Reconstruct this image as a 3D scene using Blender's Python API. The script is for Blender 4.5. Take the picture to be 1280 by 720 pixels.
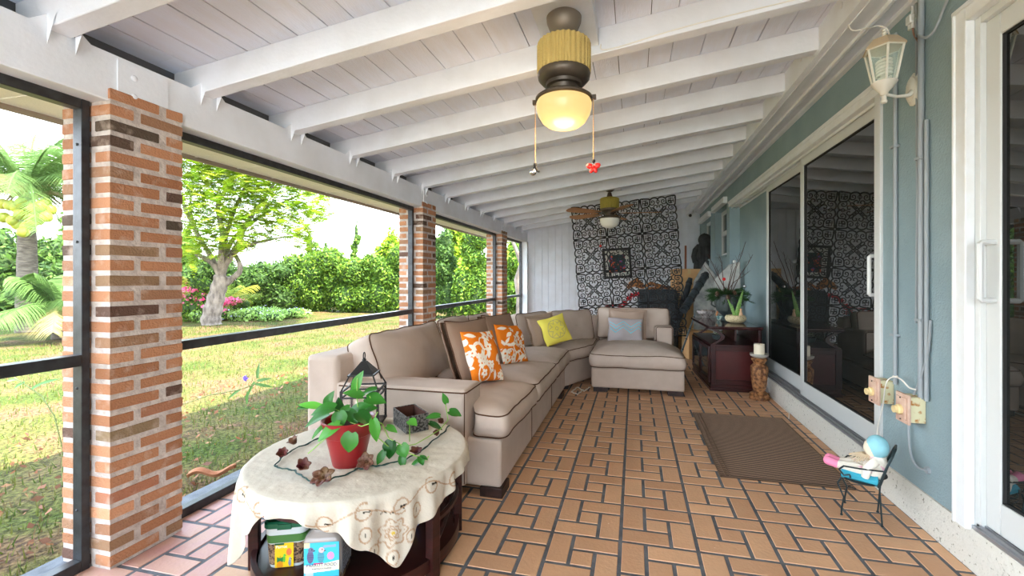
import bpy, bmesh, math, random
import numpy as np
from math import sin, cos, pi, radians as R, atan2, sqrt
from mathutils import Vector, Matrix, noise

for o in list(bpy.data.objects): bpy.data.objects.remove(o)
S = bpy.context.scene
COL = S.collection
# ------------------------------------------------------------------ camera
CX, CY, F, TH, H = 667.5, 348.15, 538.2, .229, 1.2
cam = bpy.data.cameras.new('camera'); co = bpy.data.objects.new('camera', cam); COL.objects.link(co)
cam.sensor_width = 36; cam.lens = F/1280*36
cam.shift_x = -(CX-640)/1280; cam.shift_y = -(360-CY)/1280
cam.clip_start = .05; cam.clip_end = 300
co.location = (0, 0, H); co.rotation_euler = (pi/2, 0, TH)
S.camera = co
# ------------------------------------------------------------------ view, world, sun
S.view_settings.view_transform = 'Standard'; S.view_settings.look = 'None'
S.view_settings.gamma = 1; S.view_settings.use_curve_mapping = False
S.view_settings.exposure = 3.15
S.cycles.max_bounces = 20; S.cycles.diffuse_bounces = 14; S.cycles.transparent_max_bounces = 24
SKY = 1.15
SUN = 3.6
w = bpy.data.worlds.new('world'); S.world = w; w.use_nodes = True
nt = w.node_tree; nt.nodes.clear()
out = nt.nodes.new('ShaderNodeOutputWorld'); bg = nt.nodes.new('ShaderNodeBackground')
tc = nt.nodes.new('ShaderNodeTexCoord'); sp = nt.nodes.new('ShaderNodeSeparateXYZ'); rp = nt.nodes.new('ShaderNodeValToRGB')
nt.links.new(tc.outputs['Generated'], sp.inputs[0]); nt.links.new(sp.outputs['Z'], rp.inputs[0])
rp.color_ramp.elements[0].position = 0; rp.color_ramp.elements[0].color = (.88, .95, 1, 1)
rp.color_ramp.elements[1].position = .8; rp.color_ramp.elements[1].color = (.55, .74, 1, 1)
nt.links.new(rp.outputs[0], bg.inputs[0]); nt.links.new(bg.outputs[0], out.inputs[0]); bg.inputs[1].default_value = SKY
sl = bpy.data.lights.new('sun', 'SUN'); so = bpy.data.objects.new('sun', sl); COL.objects.link(so)
sl.energy = SUN; sl.angle = R(1.2); sl.color = (1, .95, .85)
so.rotation_euler = Vector((-.52, .20, -.86)).to_track_quat('-Z', 'Y').to_euler()

# ------------------------------------------------------------------ measuring helpers
def ray(x, y):
    a = (x-CX)/F; c = (CY-y)/F
    return Vector((a*cos(TH)-sin(TH), a*sin(TH)+cos(TH), c))
def onZ(x, y, z=0): r = ray(x, y); return r*((z-H)/r.z)+Vector((0, 0, H))
def onX(x, y, X): r = ray(x, y); return r*(X/r.x)+Vector((0, 0, H))
def onY(x, y, Y): r = ray(x, y); return r*(Y/r.y)+Vector((0, 0, H))
def at(x, y, d): return ray(x, y)*d+Vector((0, 0, H))

# ------------------------------------------------------------------ object helpers
def link(o, parent=None):
    COL.objects.link(o)
    if parent: o.parent = parent
    return o
def tag(o, label=None, cat=None, group=None, kind=None):
    if label: o['label'] = label
    if cat: o['category'] = cat
    if group: o['group'] = group
    if kind: o['kind'] = kind
    return o
def thing(name, label, cat, loc=(0, 0, 0), rz=0, group=None):
    o = bpy.data.objects.new(name, None); o.empty_display_size = .1
    o.location = loc; o.rotation_euler = (0, 0, rz); link(o)
    return tag(o, label, cat, group)
def shell(name, loc=(0, 0, 0)):
    o = bpy.data.objects.new(name, None); o.location = loc; link(o); o['kind'] = 'structure'; return o
def copy_tree(o, parent=None):
    c = o.copy(); COL.objects.link(c)
    if parent: c.parent = parent
    for ch in list(o.children): copy_tree(ch, c)
    return c

class MB:
    def __init__(s): s.v = []; s.f = []; s.c = []; s.vc = []
    def add(s, v, f, col=None, M=None):
        n = len(s.v)
        if M is not None: v = [M @ Vector(p) for p in v]
        s.v += [tuple(p) for p in v]; s.f += [tuple(i+n for i in q) for q in f]
        if col is not None: s.c += [col]*len(f)
        return s
    def box(s, x0, y0, z0, x1, y1, z1, col=None, M=None):
        v = [(x0,y0,z0),(x1,y0,z0),(x1,y1,z0),(x0,y1,z0),(x0,y0,z1),(x1,y0,z1),(x1,y1,z1),(x0,y1,z1)]
        return s.add(v, [(0,3,2,1),(4,5,6,7),(0,1,5,4),(1,2,6,5),(2,3,7,6),(3,0,4,7)], col, M)
    def tube(s, P, r, n=8, col=None, closed=False, M=None, flat=1):
        P = [Vector(p) for p in P]; m = len(P)
        if m < 2: return s
        rr = r if isinstance(r, (list, tuple)) else [r]*m
        T = []
        for i in range(m):
            a = P[(i-1) % m] if (closed or i > 0) else P[i]; b = P[(i+1) % m] if (closed or i < m-1) else P[i]
            t = b-a; T.append(t.normalized() if t.length > 1e-9 else Vector((0, 0, 1)))
        up = Vector((0, 0, 1)) if abs(T[0].z) < .9 else Vector((1, 0, 0))
        N = (up-T[0]*up.dot(T[0])).normalized(); v = []; f = []
        for i in range(m):
            N = N-T[i]*N.dot(T[i])
            N = N.normalized() if N.length > 1e-6 else T[i].orthogonal().normalized()
            B = T[i].cross(N)
            for k in range(n):
                a = 2*pi*k/n; v.append(P[i]+N*(cos(a)*rr[i])+B*(sin(a)*rr[i]*flat))
        for i in range(m if closed else m-1):
            j = (i+1) % m
            for k in range(n): f.append((i*n+k, i*n+(k+1) % n, j*n+(k+1) % n, j*n+k))
        if not closed: f.append(tuple(range(n-1, -1, -1))); f.append(tuple(range((m-1)*n, m*n)))
        return s.add(v, f, col, M)
    def lathe(s, prof, n=32, M=None, col=None, ripple=None):
        v = []; f = []
        for (r, z) in prof:
            for k in range(n):
                a = 2*pi*k/n; q = r*(1+(ripple(k, z) if ripple else 0)); v.append((q*cos(a), q*sin(a), z))
        for i in range(len(prof)-1):
            for k in range(n): f.append((i*n+k, i*n+(k+1) % n, (i+1)*n+(k+1) % n, (i+1)*n+k))
        if prof[0][0] > 1e-5: f.append(tuple(range(n-1, -1, -1)))
        if prof[-1][0] > 1e-5: f.append(tuple(range((len(prof)-1)*n, len(prof)*n)))
        return s.add(v, f, col, M)
    def prism(s, poly, z0, z1, M=None, col=None):
        n = len(poly)
        v = [(x, y, z0) for x, y in poly]+[(x, y, z1) for x, y in poly]
        f = [tuple(range(n-1, -1, -1)), tuple(range(n, 2*n))]+[(i, (i+1) % n, n+(i+1) % n, n+i) for i in range(n)]
        return s.add(v, f, col, M)
    def ball(s, c, r, n=12, m=8, sc=(1, 1, 1), col=None, M=None):
        v = []; f = []
        for i in range(m+1):
            t = pi*i/m
            for k in range(n):
                a = 2*pi*k/n
                v.append((c[0]+r*sc[0]*sin(t)*cos(a), c[1]+r*sc[1]*sin(t)*sin(a), c[2]+r*sc[2]*cos(t)))
        for i in range(m):
            for k in range(n): f.append((i*n+k, (i+1)*n+k, (i+1)*n+(k+1) % n, i*n+(k+1) % n))
        return s.add(v, f, col, M)
    def grid(s, fn, nu, nv, cu=False, cv=False, colfn=None, M=None):
        v = [fn(i/(nu if cu else nu-1), j/(nv if cv else nv-1)) for i in range(nu) for j in range(nv)]
        f = [(i*nv+j, ((i+1) % nu)*nv+j, ((i+1) % nu)*nv+(j+1) % nv, i*nv+(j+1) % nv) for i in range(nu if cu else nu-1) for j in range(nv if cv else nv-1)]
        if colfn: s.vc += [colfn(i/(nu if cu else nu-1), j/(nv if cv else nv-1)) for i in range(nu) for j in range(nv)]
        return s.add(v, f, None, M)
    def build(s, name, mat, parent=None, bevel=0, smooth=True, ang=38, seg=2, loc=None, rot=None, weld=0):
        me = bpy.data.meshes.new(name); me.from_pydata(s.v, [], s.f); me.validate(clean_customdata=False)
        if s.c and len(s.c) == len(me.polygons):
            at_ = me.attributes.new('tint', 'FLOAT_COLOR', 'FACE')
            a = np.ones((len(s.c), 4), 'f'); a[:, :3] = np.array(s.c, 'f').reshape(-1, 3); at_.data.foreach_set('color', a.ravel())
        if s.vc and len(s.vc) == len(me.vertices):
            at_ = me.attributes.new('tint', 'FLOAT_COLOR', 'POINT')
            a = np.ones((len(s.vc), 4), 'f'); a[:, :3] = np.array(s.vc, 'f').reshape(-1, 3); at_.data.foreach_set('color', a.ravel())
        me.materials.append(mat)
        if weld:
            bm = bmesh.new(); bm.from_mesh(me); bmesh.ops.remove_doubles(bm, verts=bm.verts, dist=weld); bmesh.ops.recalc_face_normals(bm, faces=bm.faces); bm.to_mesh(me); bm.free()
        if smooth:
            me.polygons.foreach_set('use_smooth', [True]*len(me.polygons))
            if ang < 180: me.set_sharp_from_angle(angle=R(ang))
        me.update()
        o = bpy.data.objects.new(name, me); link(o, parent)
        if loc is not None: o.location = loc
        if rot is not None: o.rotation_euler = rot
        if bevel:
            b = o.modifiers.new('bevel', 'BEVEL'); b.width = bevel; b.segments = seg; b.limit_method = 'ANGLE'; b.angle_limit = R(40)
        return o

# ------------------------------------------------------------------ materials
def srgb(r, g, b):
    f = lambda c: (c/255/12.92 if c/255 <= .04045 else ((c/255+.055)/1.055)**2.4)
    return (f(r), f(g), f(b))
MATS = {}
def mat(name, col=(.8, .8, .8), rough=.6, metal=0, col2=None, nscale=8, namt=1, bump=0, bscale=40, attr=False, spec=.5, emit=0, trans=0, ior=1.45,
        wave=None, alpha=1, subs=0, transl=0, stretch=None, ramp=(.35, .65), detail=6):
    m = bpy.data.materials.new(name); m.use_nodes = True; n = m.node_tree.nodes; l = m.node_tree.links
    b = n['Principled BSDF']
    b.inputs['Base Color'].default_value = (*col, 1); b.inputs['Roughness'].default_value = rough; b.inputs['Metallic'].default_value = metal
    b.inputs['Specular IOR Level'].default_value = spec; b.inputs['IOR'].default_value = ior
    b.inputs['Transmission Weight'].default_value = trans; b.inputs['Alpha'].default_value = alpha
    if emit: b.inputs['Emission Color'].default_value = (*col, 1); b.inputs['Emission Strength'].default_value = emit
    tcn = n.new('ShaderNodeTexCoord'); src = tcn.outputs['Object']
    if stretch:
        mp = n.new('ShaderNodeMapping'); mp.inputs['Scale'].default_value = stretch; l.new(src, mp.inputs[0]); src = mp.outputs[0]
    base = None
    if attr:
        a = n.new('ShaderNodeAttribute'); a.attribute_name = 'tint'; base = a.outputs['Color']
        if not col2: l.new(base, b.inputs['Base Color'])
    if col2:
        t = n.new('ShaderNodeTexNoise'); t.inputs['Scale'].default_value = nscale; t.inputs['Detail'].default_value = detail; l.new(src, t.inputs['Vector'])
        rmp = n.new('ShaderNodeMapRange'); rmp.inputs['From Min'].default_value = ramp[0]; rmp.inputs['From Max'].default_value = ramp[1]; rmp.inputs['To Max'].default_value = namt; l.new(t.outputs['Fac'], rmp.inputs['Value'])
        mx = n.new('ShaderNodeMix'); mx.data_type = 'RGBA'; l.new(rmp.outputs[0], mx.inputs['Factor'])
        mx.inputs[6].default_value = (*col, 1); mx.inputs[7].default_value = (*col2, 1)
        if attr:
            l.new(base, mx.inputs[6])
        l.new(mx.outputs[2], b.inputs['Base Color'])
    if bump:
        bn = n.new('ShaderNodeBump'); bn.inputs['Strength'].default_value = bump; bn.inputs['Distance'].default_value = .01
        if wave:
            wv = n.new('ShaderNodeTexWave'); wv.inputs['Scale'].default_value = wave; wv.bands_direction = 'DIAGONAL'; l.new(src, wv.inputs['Vector']); l.new(wv.outputs['Fac'], bn.inputs['Height'])
        else:
            t2 = n.new('ShaderNodeTexNoise'); t2.inputs['Scale'].default_value = bscale; t2.inputs['Detail'].default_value = 5; l.new(src, t2.inputs['Vector']); l.new(t2.outputs['Fac'], bn.inputs['Height'])
        l.new(bn.outputs[0], b.inputs['Normal'])
    if transl:
        tr = n.new('ShaderNodeBsdfTranslucent'); ms = n.new('ShaderNodeMixShader'); ms.inputs[0].default_value = transl
        bc = b.inputs['Base Color']
        if bc.links: l.new(bc.links[0].from_socket, tr.inputs[0])
        else: tr.inputs[0].default_value = (*col, 1)
        l.new(b.outputs[0], ms.inputs[1]); l.new(tr.outputs[0], ms.inputs[2]); l.new(ms.outputs[0], n['Material Output'].inputs['Surface'])
    MATS[name] = m; return m

M_white = mat('white_paint', srgb(231, 235, 241), .5, col2=srgb(222, 225, 229), nscale=5, bump=.12, bscale=60)
M_white2 = mat('white_paint_ceiling', srgb(238, 236, 232), .55, attr=True, col2=srgb(214, 212, 216), nscale=4, namt=.35, bump=.25, bscale=25, stretch=(6, 1, 6))
M_trim = mat('white_vinyl', srgb(208, 211, 209), .35)
M_trimdirty = mat('cream_trim', srgb(228, 232, 234), .45, col2=srgb(212, 210, 198), nscale=12, namt=.3)
M_blue = mat('blue_stucco', srgb(146, 166, 170), .75, col2=srgb(134, 156, 162), nscale=2.5, bump=.5, bscale=90)
M_curb = mat('speckled_stone', srgb(216, 214, 204), .8, col2=srgb(120, 120, 100), nscale=70, ramp=(.62, .72), bump=.6, bscale=50)
M_alu = mat('aluminium', srgb(170, 172, 176), .4, metal=.7)
M_frame = mat('dark_bronze_frame', srgb(44, 44, 46), .35, metal=.3, col2=srgb(60, 62, 64), nscale=20)
M_brick = mat('brick', (.5, .3, .2), .85, attr=True, col2=srgb(206, 184, 166), nscale=16, namt=.5, ramp=(.55, .75), bump=.7, bscale=120)
M_mortar = mat('mortar', srgb(206, 196, 188), .95, col2=srgb(176, 164, 156), nscale=25, bump=.8, bscale=70)
M_tile = mat('terracotta_paver', (.5, .3, .2), .5, attr=True, col2=srgb(196, 156, 122), nscale=9, namt=.45, bump=.2, bscale=60)
M_grout = mat('grey_grout', srgb(106, 108, 112), .8, col2=srgb(82, 84, 88), nscale=12, bump=.3)
M_dark = mat('dark_soot', (.02, .02, .02), .8)
M_metalw = mat('painted_conduit', srgb(150, 158, 162), .5)
def glassmat(name, col, ior, rough=0):
    return mat(name, col, rough, ior=ior, spec=.5)
M_glass = glassmat('door_glass', (.012, .014, .013), 2.1, .0)  # near-black base colour painted in place of the dark room behind
# =================================================================== STRUCTURE
rnd = random.Random(7)
XL, XR = -2.10, 1.36
def jz(x): return 2.125+.136*(x-XL)       # underside of the joists
# ---- floor of pinwheel pavers
def floor():
    mb = MB(); W = .327; W2 = .324; g = .008
    mb2 = MB()
    def tile(x0, y0, x1, y1):
        x0 += g; y0 += g; x1 -= g; y1 -= g
        if x1 > 1.347: x1 = 1.347
        if x1-x0 < .02: return
        b = rnd.gauss(0, 1)
        base = srgb(206+b*7, 160+b*7, 122+b*6)
        if x0 < -1.75 and x0 > -2.4: base = srgb(190+b*6, 144+b*8, 136+b*6)  # pinkish cast of daylight by the screens, painted into the tile colour
        t = .004; e = .0025
        v = [(x0,y0,-.003),(x1,y0,-.003),(x1,y1,-.003),(x0,y1,-.003),(x0+e,y0+e,0),(x1-e,y0+e,0),(x1-e,y1-e,0),(x0+e,y1-e,0)]
        mb.add(v, [(4,5,6,7),(0,1,5,4),(1,2,6,5),(2,3,7,6),(3,0,4,7)], base)
    xs = [-.689-W*k for k in range(5, 0, -1)]+[-.689, -.378, -.062, .274, .609, .946, 1.283, 1.62]
    for i in range(len(xs)-1):
        x0 = xs[i]; u = (xs[i+1]-x0)/3
        for j in range(-14, 26):
            y0 = 2.007+j*W2; d = W2/3
            T = lambda a, b, c, e: tile(x0+a*u, y0+b*d, x0+c*u, y0+e*d)
            T(0, 1, 1, 3); T(1, 2, 3, 3); T(2, 0, 3, 2); T(0, 0, 2, 1); T(1, 1, 2, 2)
    o = mb.build('floor', M_tile, smooth=False); o['kind'] = 'structure'
    mb2.box(-2.42, -2.6, -.25, 1.36, 10.4, -.0025)
    o2 = mb2.build('floor', M_grout, smooth=False); o2['kind'] = 'structure'
floor()
# ---- house wall, curb, openings
DZ0, DZ1 = .173, 2.29
def st(name, mb, m, **k):
    o = mb.build(name, m, **k); o['kind'] = 'structure'; return o
mb = MB()
mb.box(XR, 2.19, .173, 1.62, 2.83, 2.31)                    # pier between the two doors
mb.box(XR, -2.6, 2.31, 1.62, 6.80, 2.86)                    # lintel
mb.box(1.50, 2.83, .173, 1.62, 6.80, 2.31)                  # back of door recess
mb.box(XR, -2.6, .173, 1.62, -.45, 2.31)
mb.box(1.50, -.45, .173, 1.62, 2.19, 2.31)
# wall with the two small windows
mb.box(XR, 6.80, .173, 1.62, 7.0, 2.86); mb.box(XR, 7.95, .173, 1.62, 8.42, 2.86); mb.box(XR, 9.50, .173, 1.62, 10.2, 2.86)
for a, b in ((7.0, 7.95), (8.42, 9.50)):
    mb.box(XR, a, .173, 1.62, b, 1.56); mb.box(XR, a, 2.33, 1.62, b, 2.86); mb.box(1.52, a, 1.56, 1.62, b, 2.33)
st('wall_right', mb, M_blue, smooth=False)
mb = MB(); mb.box(1.35, -2.6, -.02, 1.62, 10.2, .173); st('baseboard_right', mb, M_curb, smooth=False)
# ---- back wall of vertical boards, from (-2.1,8.48) to (1.36,9.75)
A = Vector((-2.25, 8.425, 0)); B = Vector((1.62, 9.845, 0)); dirb = (B-A).normalized(); nb = Vector((-dirb.y, dirb.x, 0)); Lb = (B-A).length
Mb = Matrix(((dirb.x, nb.x, 0, A.x), (dirb.y, nb.y, 0, A.y), (0, 0, 1, 0), (0, 0, 0, 1)))
mb = MB(); mb.box(0, .022, -.02, Lb, .1, 2.95, M=Mb)
x = 0.
while x < Lb:
    wd = rnd.choice([.13, .14, .155]); mb.box(x+.003, 0, -.02, min(x+wd-.003, Lb), .024, 2.95, M=Mb); x += wd
st('wall_back', mb, M_white, smooth=False)
# ---- near end of the porch, behind the camera: unseen wall kept low so daylight enters above
mb = MB(); mb.box(-2.3, -2.7, 0, 1.62, -2.6, .45); st('wall_front', mb, M_white, smooth=False)
# ---- ceiling boards
mb = MB(); x = -2.78
while x < 1.62:
    wd = rnd.choice([.135, .15, .165, .18]); x1 = min(x+wd, 1.62)
    for (ya, yb) in ((-2.7, rnd.uniform(-.5, 2)), (None, rnd.uniform(3, 6)), (None, 10.3)):
        y0 = ya if ya is not None else yl
        t = rnd.uniform(-6, 3); c = srgb(226+t, 232+t, 246+t)
        g = rnd.choice([.0016, .0026, .0042])
        v = []
        for (xx, yy) in ((x+g, y0+.001), (x1-g, y0+.001), (x1-g, yb-.001), (x+g, yb-.001)): v.append((xx, yy, jz(xx)+.135))
        v += [(p[0], p[1], p[2]+.02) for p in v]
        mb.add(v, [(0,3,2,1),(0,1,5,4),(1,2,6,5),(2,3,7,6),(3,0,4,7)], c); yl = yb
    x = x1
st('ceiling', mb, M_white2, smooth=False)
mb = MB(); v = [(-2.8, -2.8, jz(-2.8)+.156), (1.7, -2.8, jz(1.7)+.156), (1.7, 10.4, jz(1.7)+.156), (-2.8, 10.4, jz(-2.8)+.156)]
v += [(p[0], p[1], p[2]+.08) for p in v]
mb.add(v, [(0,3,2,1),(4,5,6,7),(0,1,5,4),(1,2,6,5),(2,3,7,6),(3,0,4,7)]); st('roof', mb, mat('roof_underlay', srgb(60, 58, 56), .9), smooth=False)
# ---- joists, each its own beam
JY = [-2.3, -1.75, -1.17, -.59, -.01, .562, 1.136, 1.711, 2.289, 2.858, 3.444, 3.991, 4.55, 5.133, 5.70, 6.272, 6.823, 7.39, 7.96]
k = 1
for y in JY:
    mb = MB(); x0, x1 = -2.32, 1.075
    v = [(x0, y, jz(x0)), (x1, y, jz(x1)), (x1, y+.075, jz(x1)), (x0, y+.075, jz(x0))]; v += [(p[0], p[1], p[2]+.136) for p in v]
    mb.add(v, [(0,3,2,1),(4,5,6,7),(0,1,5,4),(1,2,6,5),(2,3,7,6),(3,0,4,7)])
    o = st('trim_%d' % k, mb, M_white, bevel=.004); k += 1
    for yy, s in ((y-.004, -1), (y+.079, 1)):
        b = MB(); z = jz(XL)
        b.add([(XL+.002, yy, z-.065), (XL+.002, yy, z+.045), (XL+.05, yy, z+.045), (XL+.003, yy-.004*s, z-.065), (XL+.003, yy+.05*s, z), (XL+.003, yy+.0*s, z+.045), (XL+.05, yy+.004*s, z+.045)],
              [(0, 1, 2), (3, 4, 5), (0, 3, 5, 1)])
        b.build('metal_bracket', M_white, o, smooth=False)
# ---- eave beam on the posts
mb = MB(); mb.box(-2.25, -2.7, 1.935, XL-.012, 8.5, 2.135); o = st('trim_%d' % k, mb, M_white, bevel=.004); k += 1
for yb in (1.46, 4.15, 6.83):
    b = MB(); b.box(XL-.012, yb-.1, 1.945, XL-.006, yb+.1, 2.12)
    for zz in (1.985, 2.065): b.ball((XL-.004, yb-.04, zz), .013, 10, 6, (.6, 1, 1))
    b.build('bolt_plate', M_white, o, bevel=.001)
# upper gap closers above beam (bird blocks, set back)
mb = MB(); mb.box(-2.30, -2.7, 2.1, -2.27, 8.6, 2.26); st('trim_%d' % k, mb, mat('weathered_grey', srgb(92, 94, 98), .9), smooth=False); k += 1
# ---- fascia and soffit on the house side
mb = MB(); mb.box(1.06, -2.7, 2.535, 1.10, 9.64, 2.75)
for y in JY[3:]:
    mb.ball((1.058, y+.28, 2.635), .014, 10, 6, (.5, 1, 1.3))
st('trim_%d' % k, mb, M_white, bevel=.002); k += 1
mb = MB(); v = [(1.10, -2.7, 2.53), (1.36, -2.7, 2.585), (1.36, 9.73, 2.585), (1.10, 9.65, 2.53)]; v += [(p[0], p[1], p[2]+.02) for p in v]
mb.add(v, [(0,3,2,1),(4,5,6,7),(0,1,5,4),(1,2,6,5),(2,3,7,6),(3,0,4,7)])
mb.box(1.205, -2.7, 2.532, 1.222, 9.6, 2.56); mb.box(1.325, -2.7, 2.555, 1.36, 9.6, 2.59); mb.box(1.235, -2.7, 2.545, 1.24, 9.6, 2.57)
st('trim_%d' % k, mb, M_white, bevel=.002); k += 1
# ---- outside soffit of perforated panel
mb = MB(); mb.box(-2.75, -2.7, 1.985, -2.25, 8.8, 1.995)
yy = -2.6
while yy < 8.8: mb.box(-2.75, yy, 1.981, -2.25, yy+.012, 1.986); yy += .30
m_sof = mat('perforated_soffit', srgb(240, 236, 226), .6, bump=.6, bscale=160)
st('trim_%d' % k, mb, m_sof, smooth=False); k += 1
mb = MB(); mb.box(-2.77, -2.7, 1.96, -2.75, 8.8, 2.14); st('trim_%d' % k, mb, mat('fascia_brown', srgb(150, 138, 120), .7), smooth=False); k += 1
# ---- brick posts
def brick_post(y0, label):
    t = thing('brick_post', label, 'brick post', (-2.235, y0+.146, 0), 0, 'brick posts along the screens')
    X0, X1, Y0, Y1 = -.135, .135, -.146, .146
    core = MB(); c = .0025; core.box(X0+c, Y0+c, -.01, X1-c, Y1-c, 1.985)
    def rough(p):
        q = Vector(p); return q
    core.build('mortar', M_mortar, t, smooth=False)
    mb = MB(); n = 31; hgt = 1.995/n
    for i in range(n):
        z0 = i*hgt+.0095; z1 = (i+1)*hgt-.0095
        wA, wB = (.185, .09)
        if i % 2 == 0: rects = [(X0, Y0, X0+.162, Y0+.082), (X1-.08, Y0, X1, Y0+.188), (X1-.165, Y1-.072, X1, Y1), (X0, Y0+.112, X0+.08, Y1)]
        else: rects = [(X0+.106, Y0, X1, Y0+.087), (X1-.08, Y0+.115, X1, Y1), (X0, Y1-.085, X1-.106, Y1), (X0, Y0, X0+.08, Y0+.18)]
        for r in rects:
            q = rnd.random()
            if q < .10: c = srgb(92+rnd.gauss(0, 6), 70, 56)
            elif q < .34: c = srgb(158+rnd.gauss(0, 8), 114, 84)
            else:
                b = rnd.gauss(0, 11); c = srgb(176+b, 122+b*.9, 86+b*.8)
            x0, y0_, x1, y1_ = r; e = .0035
            j = [rnd.uniform(-.002, .002) for _ in range(8)]
            v = []
            for (zz, s_) in ((z0, e), (z0+e, 0), (z1-e, 0), (z1, e)):
                for (xx, yy, sx, sy, a) in ((x0, y0_, 1, 1, 0), (x1, y0_, -1, 1, 1), (x1, y1_, -1, -1, 2), (x0, y1_, 1, -1, 3)):
                    v.append((xx+sx*s_+j[a]*.5, yy+sy*s_+j[a+4]*.5, zz+j[a]))
            f = [(3, 2, 1, 0), (12, 13, 14, 15)]
            for L in range(3):
                for s_ in range(4): f.append((L*4+s_, L*4+(s_+1) % 4, L*4+4+(s_+1) % 4, L*4+4+s_))
            mb.add(v, f, c)
    mb.build('brickwork', M_brick, t, smooth=False)
    return t
brick_post(1.328, 'large brick post nearest the round table, left of the wide garden opening')
brick_post(4.020, 'brick post behind the end of the sofa back, second from the round table')
brick_post(6.715, 'farthest and narrowest-looking brick post, next to the white board wall')
q_ = brick_post(-1.5, 'x'); q_.name = 'trim_60'; q_['kind'] = 'structure'
for k_ in ('label', 'category', 'group'): del q_[k_]
# ---- screened openings
def screen_mat():
    m = bpy.data.materials.new('insect_screen'); m.use_nodes = True; n = m.node_tree.nodes; l = m.node_tree.links
    b = n['Principled BSDF']; b.inputs['Base Color'].default_value = (.12, .12, .12, 1); b.inputs['Roughness'].default_value = .7
    tr = n.new('ShaderNodeBsdfTransparent'); mx = n.new('ShaderNodeMixShader'); mx.inputs[0].default_value = .07
    l.new(tr.outputs[0], mx.inputs[1]); l.new(b.outputs[0], mx.inputs[2]); l.new(mx.outputs[0], n['Material Output'].inputs['Surface']); return m
M_screen = screen_mat()
def screen(nm, y0, y1):
    t = shell(nm, (-2.225, y0, 0)); L = y1-y0; a, b = -.025, .025
    for (n_, bx) in (('jamb', (a, 0, .0, b, .028, 1.935)), ('jamb', (a, L-.028, .0, b, L, 1.935)), ('header', (a, .028, 1.895, b, L-.028, 1.935)),
                     ('sill', (a, .028, 0, b, L-.028, .045)), ('rail', (a-.005, .028, .842, b+.004, L-.028, .888))):
        mb = MB(); mb.box(*bx)
        if n_ == 'jamb':
            for zz in (.25, .75, 1.35, 1.75): mb.ball((0, bx[1] if bx[1] > .1 else bx[4], zz), .006, 8, 5)
        mb.build(n_, M_frame, t, bevel=.003)
    mb = MB(); mb.add([(0, .028, .045), (0, L-.028, .045), (0, L-.028, 1.895), (0, .028, 1.895)], [(0, 1, 2, 3)])
    mb.build('screen_mesh', M_screen, t, smooth=False)
screen('window_1', -1.2, 1.322); screen('window_2', 1.625, 4.014); screen('window_3', 4.318, 6.709); screen('window_4', 7.013, 8.36)
mb = MB(); mb.box(-2.25, 8.362, 0, XL+.01, 8.47, 1.94); st('trim_%d' % k, mb, M_white, bevel=.003); k += 1
# brick ledge outside the screens
mb = MB()
yy = -2.4
while yy < 8.4:
    b = rnd.gauss(0, 8); mb.box(-2.42, yy+.006, -.13, -2.26, yy+.19, -.012, col=srgb(190+b, 132+b, 104+b)); yy += .2
st('trim_%d' % k, mb, M_brick, smooth=False); k += 1
# ---- sliding doors
def door_panel(t, x, y0, y1, z0, z1, handle=None, st_=.07, tr=.085, br=.125):
    p = MB(); p.box(x, y0, z0, x+.04, y0+st_, z1); p.box(x, y1-st_, z0, x+.04, y1, z1); p.box(x, y0+st_, z1-tr, x+.04, y1-st_, z1); p.box(x, y0+st_, z0, x+.04, y1-st_, z0+br)
    o = p.build('sliding_panel', M_trim, t, bevel=.004)
    g = MB(); g.box(x+.016, y0+st_-.005, z0+br-.005, x+.024, y1-st_+.005, z1-tr+.005); g.build('glass', M_glass, o, smooth=False)
    q = MB(); e = .006
    q.box(x+.006, y0+st_, z0+br, x+.016, y0+st_+e, z1-tr); q.box(x+.006, y1-st_-e, z0+br, x+.016, y1-st_, z1-tr); q.box(x+.006, y0+st_, z1-tr-e, x+.016, y1-st_, z1-tr); q.box(x+.006, y0+st_, z0+br, x+.016, y1-st_, z0+br+e)
    q.build('gasket', M_dark, o, smooth=False)
    if handle is not None:
        h = MB(); zc, hy = handle
        h.tube([(x, hy, zc-.115), (x-.045, hy, zc-.115), (x-.05, hy, zc-.11), (x-.05, hy, zc+.11), (x-.045, hy, zc+.115), (x, hy, zc+.115)], .011, 8)
        h.build('handle', M_trim, o, bevel=0)
    return o
t = shell('door_1', (0, 0, 0))
mb = MB(); mb.box(1.345, 2.80, 2.245, 1.50, 6.80, 2.30); mb.box(1.385, 2.86, 2.225, 1.392, 6.8, 2.246); mb.box(1.44, 2.86, 2.225, 1.447, 6.8, 2.246); mb.box(1.49, 2.86, 2.22, 1.497, 6.8, 2.246)
mb.box(1.338, 2.78, 2.295, 1.365, 6.82, 2.325)
mb.build('head_track', M_trimdirty, t, bevel=.003)
mb = MB(); mb.box(1.345, 2.80, .173, 1.50, 2.862, 2.25); mb.build('jamb', M_trim, t, bevel=.003)
mb = MB(); mb.box(1.352, 2.80, .168, 1.50, 6.80, .188)
for xx in (1.365, 1.39, 1.435, 1.45): mb.box(xx, 2.86, .188, xx+.004, 6.8, .202)
mb.build('sill_track', M_alu, t, bevel=.001)
door_panel(t, 1.40, 2.862, 4.16, .197, 2.245, handle=(1.218, 2.925))
door_panel(t, 1.447, 4.09, 5.32, .197, 2.245)
t = shell('door_2', (0, 0, 0))
mb = MB(); mb.box(1.33, 2.135, .165, 1.365, 2.195, 2.32); mb.box(1.33, -.5, 2.262, 1.365, 2.135, 2.32); mb.box(1.322, -.52, 2.315, 1.366, 2.205, 2.335); mb.box(1.322, 2.19, .165, 1.366, 2.203, 2.32)
mb.build('casing', M_trimdirty, t, bevel=.004)
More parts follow.
